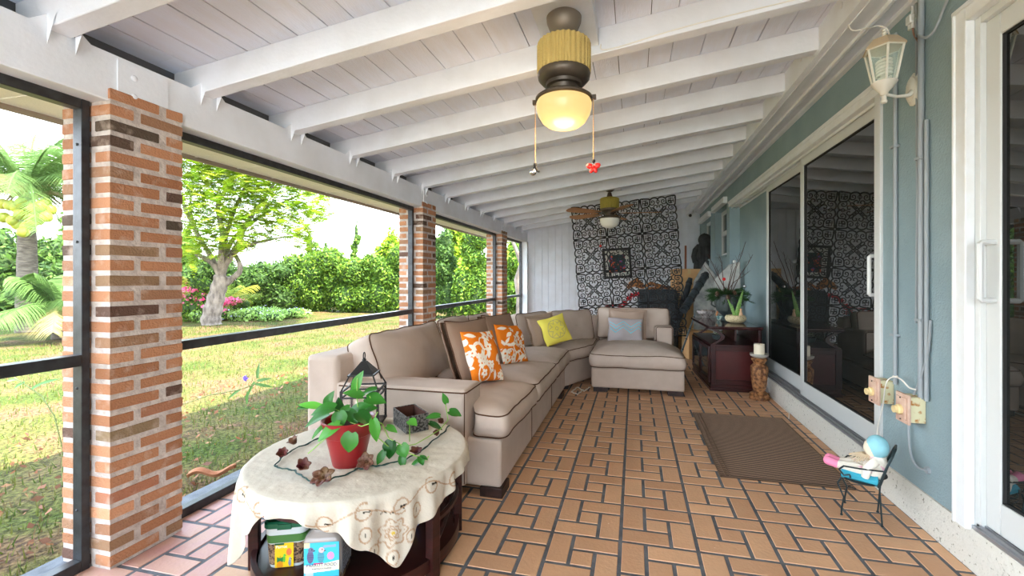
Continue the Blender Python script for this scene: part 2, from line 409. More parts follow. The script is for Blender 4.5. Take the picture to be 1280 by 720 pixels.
mb = MB(); mb.box(1.365, 2.11, .17, 1.50, 2.19, 2.29); mb.box(1.365, -.45, 2.235, 1.5, 2.11, 2.29); mb.build('jamb', M_trim, t, bevel=.003)
mb = MB(); mb.box(1.352, -.45, .168, 1.50, 2.19, .188)
for xx in (1.365, 1.38, 1.435, 1.45): mb.box(xx, -.45, .188, xx+.004, 2.13, .2)
mb.build('sill_track', M_alu, t, bevel=.001)
door_panel(t, 1.385, .75, 2.11, .2, 2.235, handle=(1.228, 2.065))
door_panel(t, 1.44, -.45, .80, .2, 2.235)
# ---- two small sash windows in the house wall
def sash(nm, y0, y1):
    t = shell(nm); z0, z1, x = 1.56, 2.33, 1.46
    mb = MB(); mb.box(x, y0, z0, x+.05, y0+.06, z1); mb.box(x, y1-.06, z0, x+.05, y1, z1); mb.box(x, y0+.06, z1-.06, x+.05, y1-.06, z1); mb.box(x, y0+.06, z0, x+.05, y1-.06, z0+.06); mb.box(x-.01, y0+.06, 1.915, x+.05, y1-.06, 1.985)
    mb.build('window_frame', M_trim, t, bevel=.004)
    for a, b in ((z0+.06, 1.915), (1.985, z1-.06)):
        g = MB(); g.box(x+.02, y0+.06, a, x+.028, y1-.06, b); g.build('pane', M_glass, t, smooth=False)
    mb = MB(); mb.box(1.30, y0-.06, 2.345, 1.358, y1+.05, 2.43); mb.box(1.285, y0-.06, 2.335, 1.36, y1+.05, 2.35); mb.build('shutter_track', M_trimdirty, t, bevel=.003)
    mb = MB(); mb.box(1.34, y0, 1.535, 1.46, y1, 1.56); mb.build('window_sill', M_blue, t, bevel=.003)
sash('window_5', 7.0, 7.95); sash('window_6', 8.42, 9.50)
# ---- lawn and unseen pale ground added behind the camera for bounce light
mb = MB()
def lawn(u, v):
    x = -2.3-60*u**1.8; y = -25+75*v
    return (x, y, -.12+.03*noise.noise(Vector((x*.4, y*.4, 0)))*min(1, (-2.4-x)*.5))
mb.grid(lawn, 70, 90)
def lawn_mat():
    m = bpy.data.materials.new('lawn'); m.use_nodes = True; n = m.node_tree.nodes; l = m.node_tree.links; b = n['Principled BSDF']; b.inputs['Roughness'].default_value = .9; b.inputs['Specular IOR Level'].default_value = .1
    tcn = n.new('ShaderNodeTexCoord')
    def nz(s, d=6):
        t = n.new('ShaderNodeTexNoise'); t.inputs['Scale'].default_value = s; t.inputs['Detail'].default_value = d; l.new(tcn.outputs['Object'], t.inputs[0]); return t.outputs['Fac']
    r1 = n.new('ShaderNodeValToRGB'); l.new(nz(1.3), r1.inputs[0]); e = r1.color_ramp.elements
    e[0].position = .40; e[0].color = (.125, .075, .043, 1); e[1].position = .62; e[1].color = (.052, .072, .014, 1)
    x_ = r1.color_ramp.elements.new(.48); x_.color = (.098, .085, .03, 1)
    r2 = n.new('ShaderNodeValToRGB'); l.new(nz(34, 4), r2.inputs[0]); e = r2.color_ramp.elements; e[0].position = .38; e[0].color = (.45, .42, .4, 1); e[1].position = .62; e[1].color = (1.5, 1.5, 1.2, 1)
    mx = n.new('ShaderNodeMix'); mx.data_type = 'RGBA'; mx.blend_type = 'MULTIPLY'; mx.inputs['Factor'].default_value = 1
    l.new(r1.outputs[0], mx.inputs[6]); l.new(r2.outputs[0], mx.inputs[7]); l.new(mx.outputs[2], b.inputs['Base Color'])
    bp = n.new('ShaderNodeBump'); bp.inputs['Strength'].default_value = .8; bp.inputs['Distance'].default_value = .03; l.new(nz(60, 3), bp.inputs['Height']); l.new(bp.outputs[0], b.inputs['Normal'])
    return m
o = mb.build('lawn', lawn_mat()); o['kind'] = 'structure'
mb = MB(); mb.box(-2.3, -25, -.3, 12, -2.7, -.02); st('bounce_ground', mb, mat('pale_bounce', srgb(214, 208, 196), .8, col2=srgb(190, 184, 172), nscale=3), smooth=False)  # unseen pale slab, added to bounce daylight up to the ceiling
# a patch of bare earth by the screens
# =================================================================== SOFA
M_sofa = mat('taupe_twill', srgb(194, 177, 163), .9, col2=srgb(178, 161, 147), nscale=6, namt=.6, bump=.25, bscale=260, spec=.15)
M_pipe = mat('brown_piping', srgb(84, 58, 42), .8, spec=.2)
M_wood = mat('dark_red_wood', srgb(62, 24, 20), .35, col2=srgb(36, 14, 12), nscale=6, stretch=(1, 1, 8), spec=.5)
M_foot = mat('dark_wood_foot', srgb(58, 36, 30), .5, col2=srgb(30, 18, 15), nscale=15)

def densify(poly, rad=.06, step=.03):
    """closed polygon -> rounded, evenly sampled outline"""
    n = len(poly); out = []
    for i in range(n):
        p0, p1, p2 = Vector(poly[i-1]), Vector(poly[i]), Vector(poly[(i+1) % n])
        a = (p0-p1); b = (p2-p1); r = min(rad, a.length*.45, b.length*.45)
        A_, B_ = p1+a.normalized()*r, p1+b.normalized()*r
        for k in range(7):
            t = k/6; out.append((A_*(1-t)**2+p1*2*t*(1-t)+B_*t*t))
    res = []
    for i in range(len(out)):
        a, b = out[i], out[(i+1) % len(out)]; L = (b-a).length; m = max(1, int(L/step))
        for k in range(m): res.append(a.lerp(b, k/m))
    return [r for i, r in enumerate(res) if (r-res[i-1]).length > 1e-5]

def cushion(name, poly, z0, z1, parent, crown=.05, crownb=0, bulge=.015, rad=.06, seed=0, M=None, mat_=None, pipe=.0042, droop=0, wr=.010, rings=14, pb=True):
    """boxed cushion: outline poly (xy), piped seams at z0 and z1, crowned top. M places it."""
    ol = densify(poly, rad); n = len(ol); c = sum((p for p in ol), Vector((0, 0)))/n
    M = M or Matrix.Identity(4)
    def nz(p, s=1): return noise.noise(Vector((p[0]*3.3+seed, p[1]*3.3, p[2]*4+seed*.37)))*wr*s+noise.noise(Vector((p[0]*9+seed, p[1]*9, p[2]*9)))*wr*.45*s
    v = []; f = []
    def ring(s, z, off=0):
        for i, p in enumerate(ol):
            d = (p-c); q = c+d*s+(d.normalized()*off)
            zz = z+nz((q.x, q.y, z), 1.2); v.append((q.x+nz((q.x, z, q.y)), q.y+nz((z, q.y, q.x)), zz))
    prof = []
    for k in range(1, rings):                                   # bottom
        s = k/rings; prof.append((s, z0-crownb*(1-s**3), 0))
    m = 5
    for k in range(m+1):
        t = k/m; prof.append((1, z0+(z1-z0)*t, bulge*sin(pi*t)))
    for k in range(rings-1, 0, -1):
        s = k/rings; prof.append((s, z1+crown*(1-s**3.2)**.8, 0))
    for (s, z, o_) in prof: ring(s, z, o_)
    for r in range(len(prof)-1):
        for i in range(n): f.append((r*n+i, r*n+(i+1) % n, (r+1)*n+(i+1) % n, (r+1)*n+i))
    a = len(v); v.append((c.x, c.y, prof[0][1])); v.append((c.x, c.y, prof[-1][1]+nz((c.x, c.y, z1))))
    for i in range(n): f.append((i, a, (i+1) % n)); L = (len(prof)-1)*n; f.append((L+i, L+(i+1) % n, a+1))
    mb = MB(); mb.add(v, f, M=M); o = mb.build(name, mat_ or M_sofa, parent, ang=180)
    if pipe:
        for rr, zoff in ([(rings-1, -.001)] if pb else [])+[(rings-1+m, .001)]:
            P = [M @ (Vector(v[rr*n+i])+Vector((0, 0, zoff))) for i in range(n)]
            pm = MB(); pm.tube(P, pipe, 6, closed=True); pm.build('piping', M_pipe, o)
    return o
def rbox(name, b, m, parent, bev=.02, seg=3):
    mb = MB(); mb.box(*b); return mb.build(name, m, parent, bevel=bev, seg=seg)
def edge_pipe(P, parent, r=.005, closed=False):
    mb = MB(); mb.tube(P, r, 6, closed=closed); return mb.build('piping', M_pipe, parent)

def frame_M(o, xdir, zdir):
    """matrix with local x -> xdir, local z -> zdir (made perpendicular)"""
    x = Vector(xdir).normalized(); z = Vector(zdir); z = (z-x*z.dot(x)).normalized(); y = z.cross(x)
    return Matrix(((x.x, y.x, z.x, o[0]), (x.y, y.y, z.y, o[1]), (x.z, y.z, z.z, o[2]), (0, 0, 0, 1)))
def back_cushion(parent, p0, p1, face, z0, hgt, thick=.15, seed=0, lean=.25, crown=.06):
    """p0->p1 bottom front edge (xy), face = horizontal direction it faces"""
    a, b = Vector((*p0, 0)), Vector((*p1, 0)); x = (b-a); L = x.length; fz = Vector((*face, 0)).normalized()
    zd = (fz+Vector((0, 0, lean))).normalized()
    # local: x along, y up the back, z outwards
    xd = x.normalized(); up = zd.cross(xd)
    if up.z < 0: xd = -xd; a = b; up = zd.cross(xd)
    M = Matrix(((xd.x, up.x, zd.x, a.x), (xd.y, up.y, zd.y, a.y), (xd.z, up.z, zd.z, z0), (0, 0, 0, 1)))
    return cushion('back_cushion', [(.0, 0), (L, 0), (L, hgt), (.0, hgt)], -thick, -.03, parent, crown=crown, crownb=.01, bulge=.012, rad=.05, seed=seed, M=M, wr=.014)

sf = thing('sofa', 'long beige sofa run with square arm along the screens, nearest the round table', 'sofa', (-1.3, 3.3, 0), 0, 'sections of the beige corner sofa')
class L:  # local shift helper
    pass
def loc(parent):   # children are built in world coordinates; bring them into the parent's frame
    for ch in parent.children: ch.location = -Vector(parent.location)
def seal(parent):
    bpy.context.view_layer.update()
    inv = parent.matrix_basis.inverted()
    for ch in list(parent.children):
        ch.matrix_parent_inverse = inv
rbox('base', (-1.86, 2.25, .05, -.712, 4.50, .315), M_sofa, sf, .018)
edge_pipe([(-.711, 2.98, .06), (-.711, 2.98, .30)], sf, .003); edge_pipe([(-.711, 3.73, .06), (-.711, 3.73, .30)], sf, .003)
arm = rbox('arm', (-1.73, 2.22, .05, -.905, 2.47, .585), M_sofa, sf, .022)
edge_pipe([(-1.70, 2.218, .567), (-.922, 2.218, .567), (-.904, 2.235, .567), (-.904, 2.45, .567)], arm, .004)
edge_pipe([(-.910, 2.217, .07), (-.910, 2.217, .567)], arm, .003)
rbox('back_frame', (-1.93, 2.215, .05, -1.71, 4.50, .74), M_sofa, sf, .03)
for y0, y1, sd in ((2.27, 2.98, 1), (2.985, 3.73, 5), (3.735, 4.49, 9)):
    if sd == 1: poly = [(-1.62, 2.49), (-.90, 2.49), (-.885, 2.26), (-.685, 2.26), (-.675, y1), (-1.62, y1)]
    else: poly = [(-1.62, y0), (-.665, y0), (-.665, y1), (-1.62, y1)]
    cushion('seat_cushion', poly, .325, .445, sf, crown=.055, bulge=.02, rad=.06, seed=sd)
for i, (y0, y1, z0, hg) in enumerate(((2.36, 3.28, .475, .42), (3.31, 3.92, .48, .41), (3.95, 4.50, .48, .39))):
    back_cushion(sf, (-1.42, y0), (-1.42, y1), (1, 0), z0, hg, thick=.20, seed=20+i*3, lean=.42, crown=.075)
for (x, y) in ((-.76, 2.31), (-1.75, 2.31), (-.76, 4.3)):
    mb = MB(); mb.box(x-.07, y-.07, 0, x+.06, y+.07, .055); mb.build('foot', M_foot, sf, bevel=.004)
seal(sf)
# corner wedge
wd = thing('sofa_corner', 'beige corner wedge of the sofa with yellow cushion on it', 'sofa', (-1.2, 5.4, 0), 0, 'sections of the beige corner sofa')
wpoly = [(-.72, 4.515), (-.50, 4.98), (-.50, 6.62), (-.95, 6.62), (-1.95, 5.55), (-1.95, 5.02), (-1.72, 5.02), (-1.72, 4.515)]
mb = MB(); mb.prism([(-.72, 4.52), (-.475, 5.0), (-.475, 5.80), (-.80, 5.80), (-1.5, 5.0), (-1.5, 4.52)], .05, .31); mb.build('base', M_sofa, wd, bevel=.015)
cushion('seat_cushion', [(-.68, 4.515), (-.465, 4.99), (-.465, 5.5), (-.60, 5.5), (-1.25, 4.75), (-1.25, 4.515)], .32, .435, wd, crown=.045, bulge=.02, seed=31)
mb = MB(); mb.prism([(-.47, 5.72), (-.47, 5.95), (-.80, 5.95), (-1.90, 4.75), (-1.90, 4.52), (-1.40, 4.52), (-1.36, 4.78), (-.72, 5.66)], .05, .70); mb.build('back_frame', M_sofa, wd, bevel=.02)
A_, M_, B_ = Vector((-1.15, 4.42)), Vector((-.875, 4.85)), Vector((-.455, 5.36))
back_cushion(wd, A_, M_-Vector((.01, .012)), (.84, -.54), .46, .375, thick=.17, seed=41, lean=.26, crown=.05)
back_cushion(wd, M_+Vector((.01, .012)), B_, (.77, -.63), .46, .375, thick=.17, seed=44, lean=.26, crown=.05)
mb = MB(); mb.box(-.8, 4.62, 0, -.7, 4.72, .055); mb.build('foot', M_foot, wd, bevel=.004)
seal(wd)
# chaise
ch = thing('sofa_chaise', 'beige chaise end of the sofa with wide ottoman-like seat facing the tiled floor', 'sofa', (.03, 5.5, 0), 0, 'sections of the beige corner sofa')
rbox('base', (-.445, 4.575, .05, .495, 5.80, .265), M_sofa, ch, .02)
cushion('seat_cushion', [(-.46, 4.545), (.505, 4.545), (.50, 5.22), (.225, 5.27), (.225, 5.48), (-.46, 5.48)], .272, .40, ch, crown=.085, bulge=.022, rad=.08, seed=51, wr=.009)
arm = rbox('arm', (.235, 5.27, .265, .445, 5.80, .635), M_sofa, ch, .03)
edge_pipe([(.25, 5.265, .27), (.25, 5.265, .612), (.265, 5.265, .628), (.415, 5.265, .628), (.43, 5.265, .612), (.43, 5.265, .27)], arm, .004)
rbox('back_frame', (-.445, 5.70, .05, .445, 5.92, .74), M_sofa, ch, .03)
back_cushion(ch, (-.45, 5.42), (.405, 5.42), (0, -1), .475, .37, thick=.18, seed=61, lean=.18, crown=.06)
for (x, y) in ((-.35, 4.66), (.41, 4.66), (.38, 5.7)):
    mb = MB(); mb.box(x-.075, y-.06, 0, x+.075, y+.06, .052); mb.build('foot', M_foot, ch, bevel=.004)
seal(ch)

# =================================================================== THROW PILLOWS
def pillow(name, label, cat, c, n, up, w_, h_, T, m, group=None, colfn=None, ruffle=False, pipe=False, seed=0, res=40, ear=.06, edge=.0):
    n = Vector(n).normalized(); up = Vector(up); up = (up-n*up.dot(n)).normalized(); xd = up.cross(n)
    M = Matrix(((xd.x, up.x, n.x, 0), (xd.y, up.y, n.y, 0), (xd.z, up.z, n.z, 0), (0, 0, 0, 1)))
    def P(u, v, s):
        a, b = 2*u-1, 2*v-1
        t = ((1-a*a)*(1-b*b)); t = max(t, 0)**.42*T+edge
        ex = 1-ear*(1-b*b)*abs(a)**3*0-ear*(1-b*b); ey = 1-ear*(1-a*a)
        x = a*w_/2*ex; y = b*h_/2*ey
        q = noise.noise(Vector((x*7+seed, y*7, s)))*.012*(1-a*a)*(1-b*b)
        sag = noise.noise(Vector((seed, a*1.2, b*1.2)))*.02
        return (x+sag*.4, y+sag*.5, s*t+q+sag)
    mb = MB(); mb.grid(lambda u, v: P(u, v, 1), res, res, colfn=colfn); mb.grid(lambda u, v: P(1-u, v, -1), res, res, colfn=(lambda u, v: colfn(1-u, v)) if colfn else None)
    t = mb.build(name, m, None, ang=180, loc=c, weld=0); 
    t.data.transform(M); tag(t, label, cat, group)
    if pipe:
        E_ = [P(k/30, 0, 1) for k in range(30)]+[P(1, k/30, 1) for k in range(30)]+[P(1-k/30, 1, 1) for k in range(30)]+[P(0, 1-k/30, 1) for k in range(30)]
        for s in (1, -1):
            pm = MB(); pm.tube([M @ Vector((p[0], p[1], p[2]-edge+s*edge)) for p in E_], .005, 6, closed=True); pm.build('piping', M_pipe, t)
    if ruffle:
        rm = MB(); E_ = []
        K = 60
        for side in range(4):
            for k in range(K):
                u, v = [(k/K, 0), (1, k/K), (1-k/K, 1), (0, 1-k/K)][side]; p = Vector(P(u, v, 0)); E_.append(p)
        nE = len(E_); vv = []; ff = []
        for i, p in enumerate(E_):
            d = Vector((p.x, p.y, 0)).normalized()
            w1 = sin(i*1.9)*.009; vv.append(M @ p); vv.append(M @ (p+d*.016+Vector((0, 0, w1*.7)))); vv.append(M @ (p+d*.03+Vector((0, 0, w1))))
        for i in range(nE):
            j = (i+1) % nE
            ff += [(i*3, j*3, j*3+1, i*3+1), (i*3+1, j*3+1, j*3+2, i*3+2)]
        rm.add(vv, ff); rm.build('ruffle', m, t, ang=180)
    return t
M_pill = mat('brown_ribbed_pillow', srgb(150, 126, 108), .9, bump=.35, wave=60, spec=.1)
M_pill2 = mat('taupe_ruffled_pillow', srgb(170, 148, 132), .9, bump=.3, bscale=200, spec=.1)
M_attr = mat('printed_cotton', (.8, .4, .1), .85, attr=True, bump=.2, bscale=300, spec=.15)
W_, O_ = srgb(240, 230, 212), srgb(226, 122, 30)
def blob(x, y, cx, cy, r, petals, depth=.35, ph=0):
    dx, dy = x-cx, y-cy; a = atan2(dy, dx)+ph; return sqrt(dx*dx+dy*dy) < r*(1-depth+depth*abs(cos(a*petals/2)))
def leafs(x, y, cx, cy, L_, W2, ang):
    dx, dy = x-cx, y-cy; u = dx*cos(ang)+dy*sin(ang); v = -dx*sin(ang)+dy*cos(ang)
    return 0 < u < L_ and abs(v) < W2*sin(pi*u/L_)
def floral(seed):
    rr = random.Random(seed); fl = []; lf = []; rings = []
    for i in range(15): fl.append((rr.uniform(.04, .96), rr.uniform(.04, .96), rr.uniform(.06, .12), rr.choice([5, 5, 6]), rr.uniform(0, 6)))
    for i in range(22):
        lf.append((rr.uniform(0, 1), rr.uniform(0, 1), rr.uniform(.14, .28), rr.uniform(.028, .055), rr.uniform(0, 6.3)))
    for i in range(4): rings.append((rr.uniform(.1, .9), rr.uniform(.1, .9), rr.uniform(.1, .16)))
    def fn(u, v):
        for (a, b, r, p, ph) in fl:
            d = sqrt((u-a)**2+(v-b)**2)
            if d < r*.22: return O_
            if blob(u, v, a, b, r, p, .45, ph): return W_
        for q in lf:
            if leafs(u, v, *q): return W_
        for (a, b, r) in rings:
            d = abs(sqrt((u-a)**2+(v-b)**2)-r)
            if d < .014: return W_
        return O_
    return fn
pillow('throw_pillow', 'large brown ribbed pillow with piping behind the nearer orange floral pillow', 'pillow', at(590, 440, 3.08), (.93, -.28, .38), (-.25, .1, 1), .45, .47, .075, M_pill, 'brown piped pillows', pipe=True, seed=3, edge=.02)
pillow('throw_pillow', 'brown piped pillow behind the farther orange floral pillow', 'pillow', at(627, 424, 3.74), (.93, -.28, .40), (-.25, .1, 1), .43, .44, .07, M_pill, 'brown piped pillows', pipe=True, seed=8, edge=.02)
pillow('throw_pillow', 'nearer orange pillow with white flowers, leaning on a large brown ribbed pillow', 'pillow', at(603.5, 445, 2.92), (.90, -.36, .42), (-.30, .22, 1), .30, .36, .06, M_attr, 'orange floral pillows', floral(4), seed=5, res=130)
pillow('throw_pillow', 'farther orange pillow with white leaves, close to the corner wedge', 'pillow', at(639.5, 430, 3.66), (.90, -.36, .45), (-.35, .30, 1), .32, .35, .06, M_attr, 'orange floral pillows', floral(11), seed=9, res=130)
Y_, G_ = srgb(226, 212, 92), srgb(176, 166, 120)
def yellow(u, v):
    x, y = u-.5, v-.5; d = sqrt(x*x+y*y); a = atan2(y, x)
    if d > .36: return Y_
    if abs(d-.345) < .009: return G_
    if abs(d-.055) < .009: return G_
    k = round(a/(pi/4))*(pi/4); lx = x*cos(k)+y*sin(k); ly = -x*sin(k)+y*cos(k)
    q = abs(abs(ly)-.07*sin(pi*min(max(lx/.34, 0), 1)))
    return G_ if q < .009 and .06 < lx < .34 else Y_
pillow('throw_pillow', 'ruffled taupe pillow behind the yellow medallion pillow', 'pillow', at(679, 413.5, 4.66), (.75, -.60, .35), (-.14, 0, 1), .36, .33, .06, M_pill2, 'ruffled taupe pillows', ruffle=True, seed=12)
pillow('throw_pillow', 'bright yellow square pillow with stitched grey medallion', 'pillow', at(693.5, 412.5, 4.55), (.55, -.80, .40), (-.32, .05, 1), .31, .30, .06, M_attr, None, yellow, seed=15, res=110)
pillow('throw_pillow', 'ruffled taupe pillow behind the grey chevron pillow on the chaise', 'pillow', at(784, 406.5, 5.20), (.0, -1, .30), (.03, 0, 1), .41, .36, .065, M_pill2, 'ruffled taupe pillows', ruffle=True, seed=18)
GR, TQ = srgb(168, 160, 160), srgb(96, 190, 206)
def chev(u, v):
    x = u*2.25; t = abs((x % 1)-.5)*2
    for c_ in (.47, .60, .73):
        if abs(v-(c_-.0+.22*(t-.5))) < .017 and .04 < u < .96: return TQ
    return GR
pillow('throw_pillow', 'small grey lumbar pillow with turquoise zigzag stripes on the chaise', 'pillow', at(781.5, 412.5, 5.06), (.05, -1, .32), (.03, 0, 1), .41, .285, .06, M_attr, None, chev, seed=21, res=120)
# =================================================================== ROUND TABLE WITH CLOTH
TC = Vector((-1.19, 1.715, 0)); TR = .455; TZ = .425
M_cloth = mat('cream_cloth', srgb(236, 228, 212), .9, attr=True, bump=.55, bscale=26, spec=.1)
tb = thing('round_table', 'dark red-brown round low table under a cream embroidered cloth, beside the sofa arm', 'table', TC)
mb = MB(); mb.lathe([(0, TZ-.03), (TR-.015, TZ-.03), (TR-.005, TZ-.02), (TR-.005, TZ-.006), (TR-.012, TZ-.004), (0, TZ-.004)], 64); mb.build('table_top', M_wood, tb)
mb = MB(); mb.lathe([(0, .05), (.40, .05), (.40, .068), (0, .068)], 64); mb.build('shelf', M_wood, tb)
for z0, z1, r in ((.035, .085, .425), (.20, .235, .415), (.33, .395, .42)):
    mb = MB(); mb.lathe([(r-.02, z0), (r, z0), (r, z1), (r-.02, z1), (r-.02, z0)], 64) if z0 != .20 else mb.lathe([(r-.02, z0), (r, z0), (r, z1), (r-.02, z1), (r-.02, z0)], 64)
    if z0 == .20:   # the middle rail only runs along the sofa side
        mb = MB(); P = [(r*cos(a), r*sin(a), .218) for a in np.linspace(R(-18), R(100), 30)]; mb.tube(P, .016, 6, flat=.7)
    mb.build('curved_rail', M_wood, tb)
mb = MB(); mb.tube([(.40*cos(a), .40*sin(a), .33-.24*t) for a, t in zip(np.linspace(R(28), R(-17), 24), np.linspace(0, 1, 24))], .014, 6); mb.build('curved_rail', M_wood, tb)
for a in (-17, 30, 95, 160, 214):
    mb = MB(); mb.box(-.02, -.022, 0, .02, .022, TZ-.03); mb.build('leg', M_wood, tb, bevel=.004, loc=(.42*cos(R(a)), .42*sin(R(a)), 0), rot=(0, 0, R(a)))
# cloth : drop length by angle (degrees)
DA = [(-180, .15), (-150, .17), (-129, .29), (-121, .28), (-112, .15), (-100, .06), (-86, .05), (-67, .10), (-55, .17), (-41, .265), (-30, .15), (-17, .11), (5, .05), (30, .06), (60, .12), (90, .2), (130, .25), (180, .15)]
def drop(a):
    a = (a+180) % 360-180
    for (a0, d0), (a1, d1) in zip(DA, DA[1:]):
        if a0 <= a <= a1:
            t = (a-a0)/(a1-a0); t = t*t*(3-2*t); return d0+(d1-d0)*t
    return .2
CLR = srgb(202, 193, 176); EMB = srgb(172, 142, 114); HOLE = (.02, .015, .012)
NA, NS = 900, 74
def emb(a, s):
    """a in degrees, s distance below the rim (negative = on top)"""
    x = a*R(1)*TR      # arc length
    dr = drop(a)
    # scroll vine following the hem
    c0 = .045+.012*sin(x*9)
    per = .125; u = (x/per) % 1; i = int(math.floor(x/per)); sg = 1 if i % 2 else -1
    px = (u-.5)*per
    if dr > .07:
        yy = s-c0-sg*.012
        if abs(sqrt(px*px+yy*yy)-.026) < .0028 and not (px > .015 and yy*sg > 0): return EMB
        if abs(s-(c0+sg*.022*sin(pi*(u+.1)*1.0))) < .0026: return EMB
        if abs(px-.012) < .014 and abs(yy-.1*px) < .0028: return HOLE
    # large flower medallion on the drooping corner
    ax = (a+43)*R(1)*TR; ay = s-.14
    d = sqrt(ax*ax+ay*ay); an = atan2(ay, ax)
    pr = .045*(1+.16*cos(an*7))
    if abs(d-pr) < .0032 or abs(d-.5*pr) < .0026 or abs(d-.014) < .0024: return EMB
    if d < .006: return srgb(200, 170, 60)
    if .5*pr < d < pr and abs(sin(an*3.5)) < .05: return EMB
    for (ex, ey, er) in ((.062, .03, .022), (-.062, .045, .022), (0, .088, .026), (.09, -.05, .026), (-.09, -.02, .026)):
        q = sqrt(((ax-ex)*1.35)**2+(ay-ey)**2)
        if abs(q-er) < .003: return EMB
        if q < .008 and abs(ax-ex) < .0025: return HOLE
    for ex in (-.03, 0, .03):
        if abs(ax-ex) < .011 and abs(ay+.075-.5*abs(ax-ex)+abs(ex)*.2) < .0028: return HOLE
    return CLR
def cl(u, v):
    a = u*360-180; ar = R(a)
    s = -.10+v*1.0*(drop(a)+.10)      # from just inside the rim to the hem
    fold = sin(ar*23+2.1*sin(ar*3))*.6+.35*sin(ar*41+1)+.3*sin(ar*11)
    if s < 0:
        z = TZ+.003+.0015*noise.noise(Vector((cos(ar)*9, sin(ar)*9, s*20))); r = TR+s
        if s > -.02: z -= (s+.02)**2*6
        return (r*cos(ar), r*sin(ar), z)
    rr = .012; k = min(s/.03, 1)
    r = TR+rr*sin(k*pi/2)+(.016*fold)*min(1, s/.09)+.06*min(s, .3)*max(0, .6+.5*fold)
    z = TZ-.0005-(s if s > .03 else s*(.4+.6*k))
    return (r*cos(ar), r*sin(ar), z+.004*fold*min(1, s/.1))
def clc(u, v):
    a = u*360-180; return emb(a, -.10+v*(drop(a)+.10))
mb = MB(); mb.grid(cl, NA, NS, cu=True, colfn=clc)
def top(u, v):
    a = u*2*pi-pi; r = (TR-.10)*v
    q = .0045*noise.noise(Vector((r*cos(a)*7, r*sin(a)*7, 3)))+.0034*noise.noise(Vector((r*cos(a)*3, r*sin(a)*22, 8)))
    return (r*cos(a), r*sin(a), TZ+.003+q*min(1, (1-v)*5)+.0015*noise.noise(Vector((cos(a)*9, sin(a)*9, -.10*20)))*min(v, 1)**6)
mb.grid(top, NA, 30, cu=True, colfn=lambda u, v: CLR)
o = mb.build('tablecloth', M_cloth, None, ang=180, loc=TC, weld=.0004); tag(o, 'cream cloth with cut-out embroidery draped over the round table', 'tablecloth')
sm = o.modifiers.new('thick', 'SOLIDIFY'); sm.thickness = .0012; sm.offset = 0

# ---- red pot with trailing pothos
M_red = mat('glazed_red', srgb(148, 28, 34), .3, col2=srgb(134, 26, 30), nscale=4, spec=.6)
M_soil = mat('potting_soil', srgb(52, 38, 28), .95, bump=.6)
M_leaf = mat('pothos_leaf', srgb(60, 130, 40), .35, attr=True, spec=.5, transl=.25)
M_stem = mat('green_stem', srgb(130, 170, 70), .5)
pc = onZ(436, 581, TZ)
pl = thing('potted_plant', 'trailing green pothos in a glazed red pot on the round table', 'potted plant', (pc.x, pc.y, TZ+.005))
mb = MB(); mb.lathe([(0, 0), (.058, 0), (.062, .005), (.088, .125), (.090, .128), (.094, .130), (.106, .185), (.107, .19), (.103, .192), (.092, .186), (.088, .15), (0, .15)], 40); mb.build('pot', M_red, pl)
mb = MB(); mb.lathe([(0, .165), (.091, .163), (.091, .158)], 30); mb.build('soil', M_soil, pl)
def leaf_mesh(mb, base, d, nrm, Ln, Wd, col, curl=.25):
    d = Vector(d).normalized(); nrm = Vector(nrm); nrm = (nrm-d*nrm.dot(d)).normalized(); s = d.cross(nrm)
    pts = []; NU = 8
    for i in range(NU+1):
        t = i/NU; w_ = Wd*.5*(sin(pi*min(1, t*.93+.07))**.75)*(1.25-.62*t) if t < 1 else 0
        bend = -curl*Ln*t*t
        for k in (-1, -.5, 0, .5, 1):
            back = .10*Ln*abs(k)*(1 if t < .15 else 0)
            pts.append(Vector(base)+d*(Ln*t-back)+s*(w_*k)+nrm*(bend+abs(k)*w_*.28))
    f = []
    for i in range(NU):
        for k in range(4): f.append((i*5+k, i*5+k+1, (i+1)*5+k+1, (i+1)*5+k))
    mb.add(pts, f, col)
def gcol(r_=rnd): 
    b = r_.gauss(0, 1); return srgb(max(20, 50+b*18), max(60, 116+b*24), max(18, 36+b*10))
O = Vector(pl.location)
def PT(x, y, d): return at(x, y, d)-O
stems = []; lv = []
dp = (pc.y*cos(TH)-pc.x*sin(TH))
def vine(P, r=.0022):
    mb = MB(); m = []
    for i in range(len(P)-1):
        a, b = P[i], P[i+1]
        for t in range(4): m.append(a.lerp(b, t/4))
    m.append(P[-1]); mb.tube(m, r, 6); mb.build('vine', M_stem, pl)
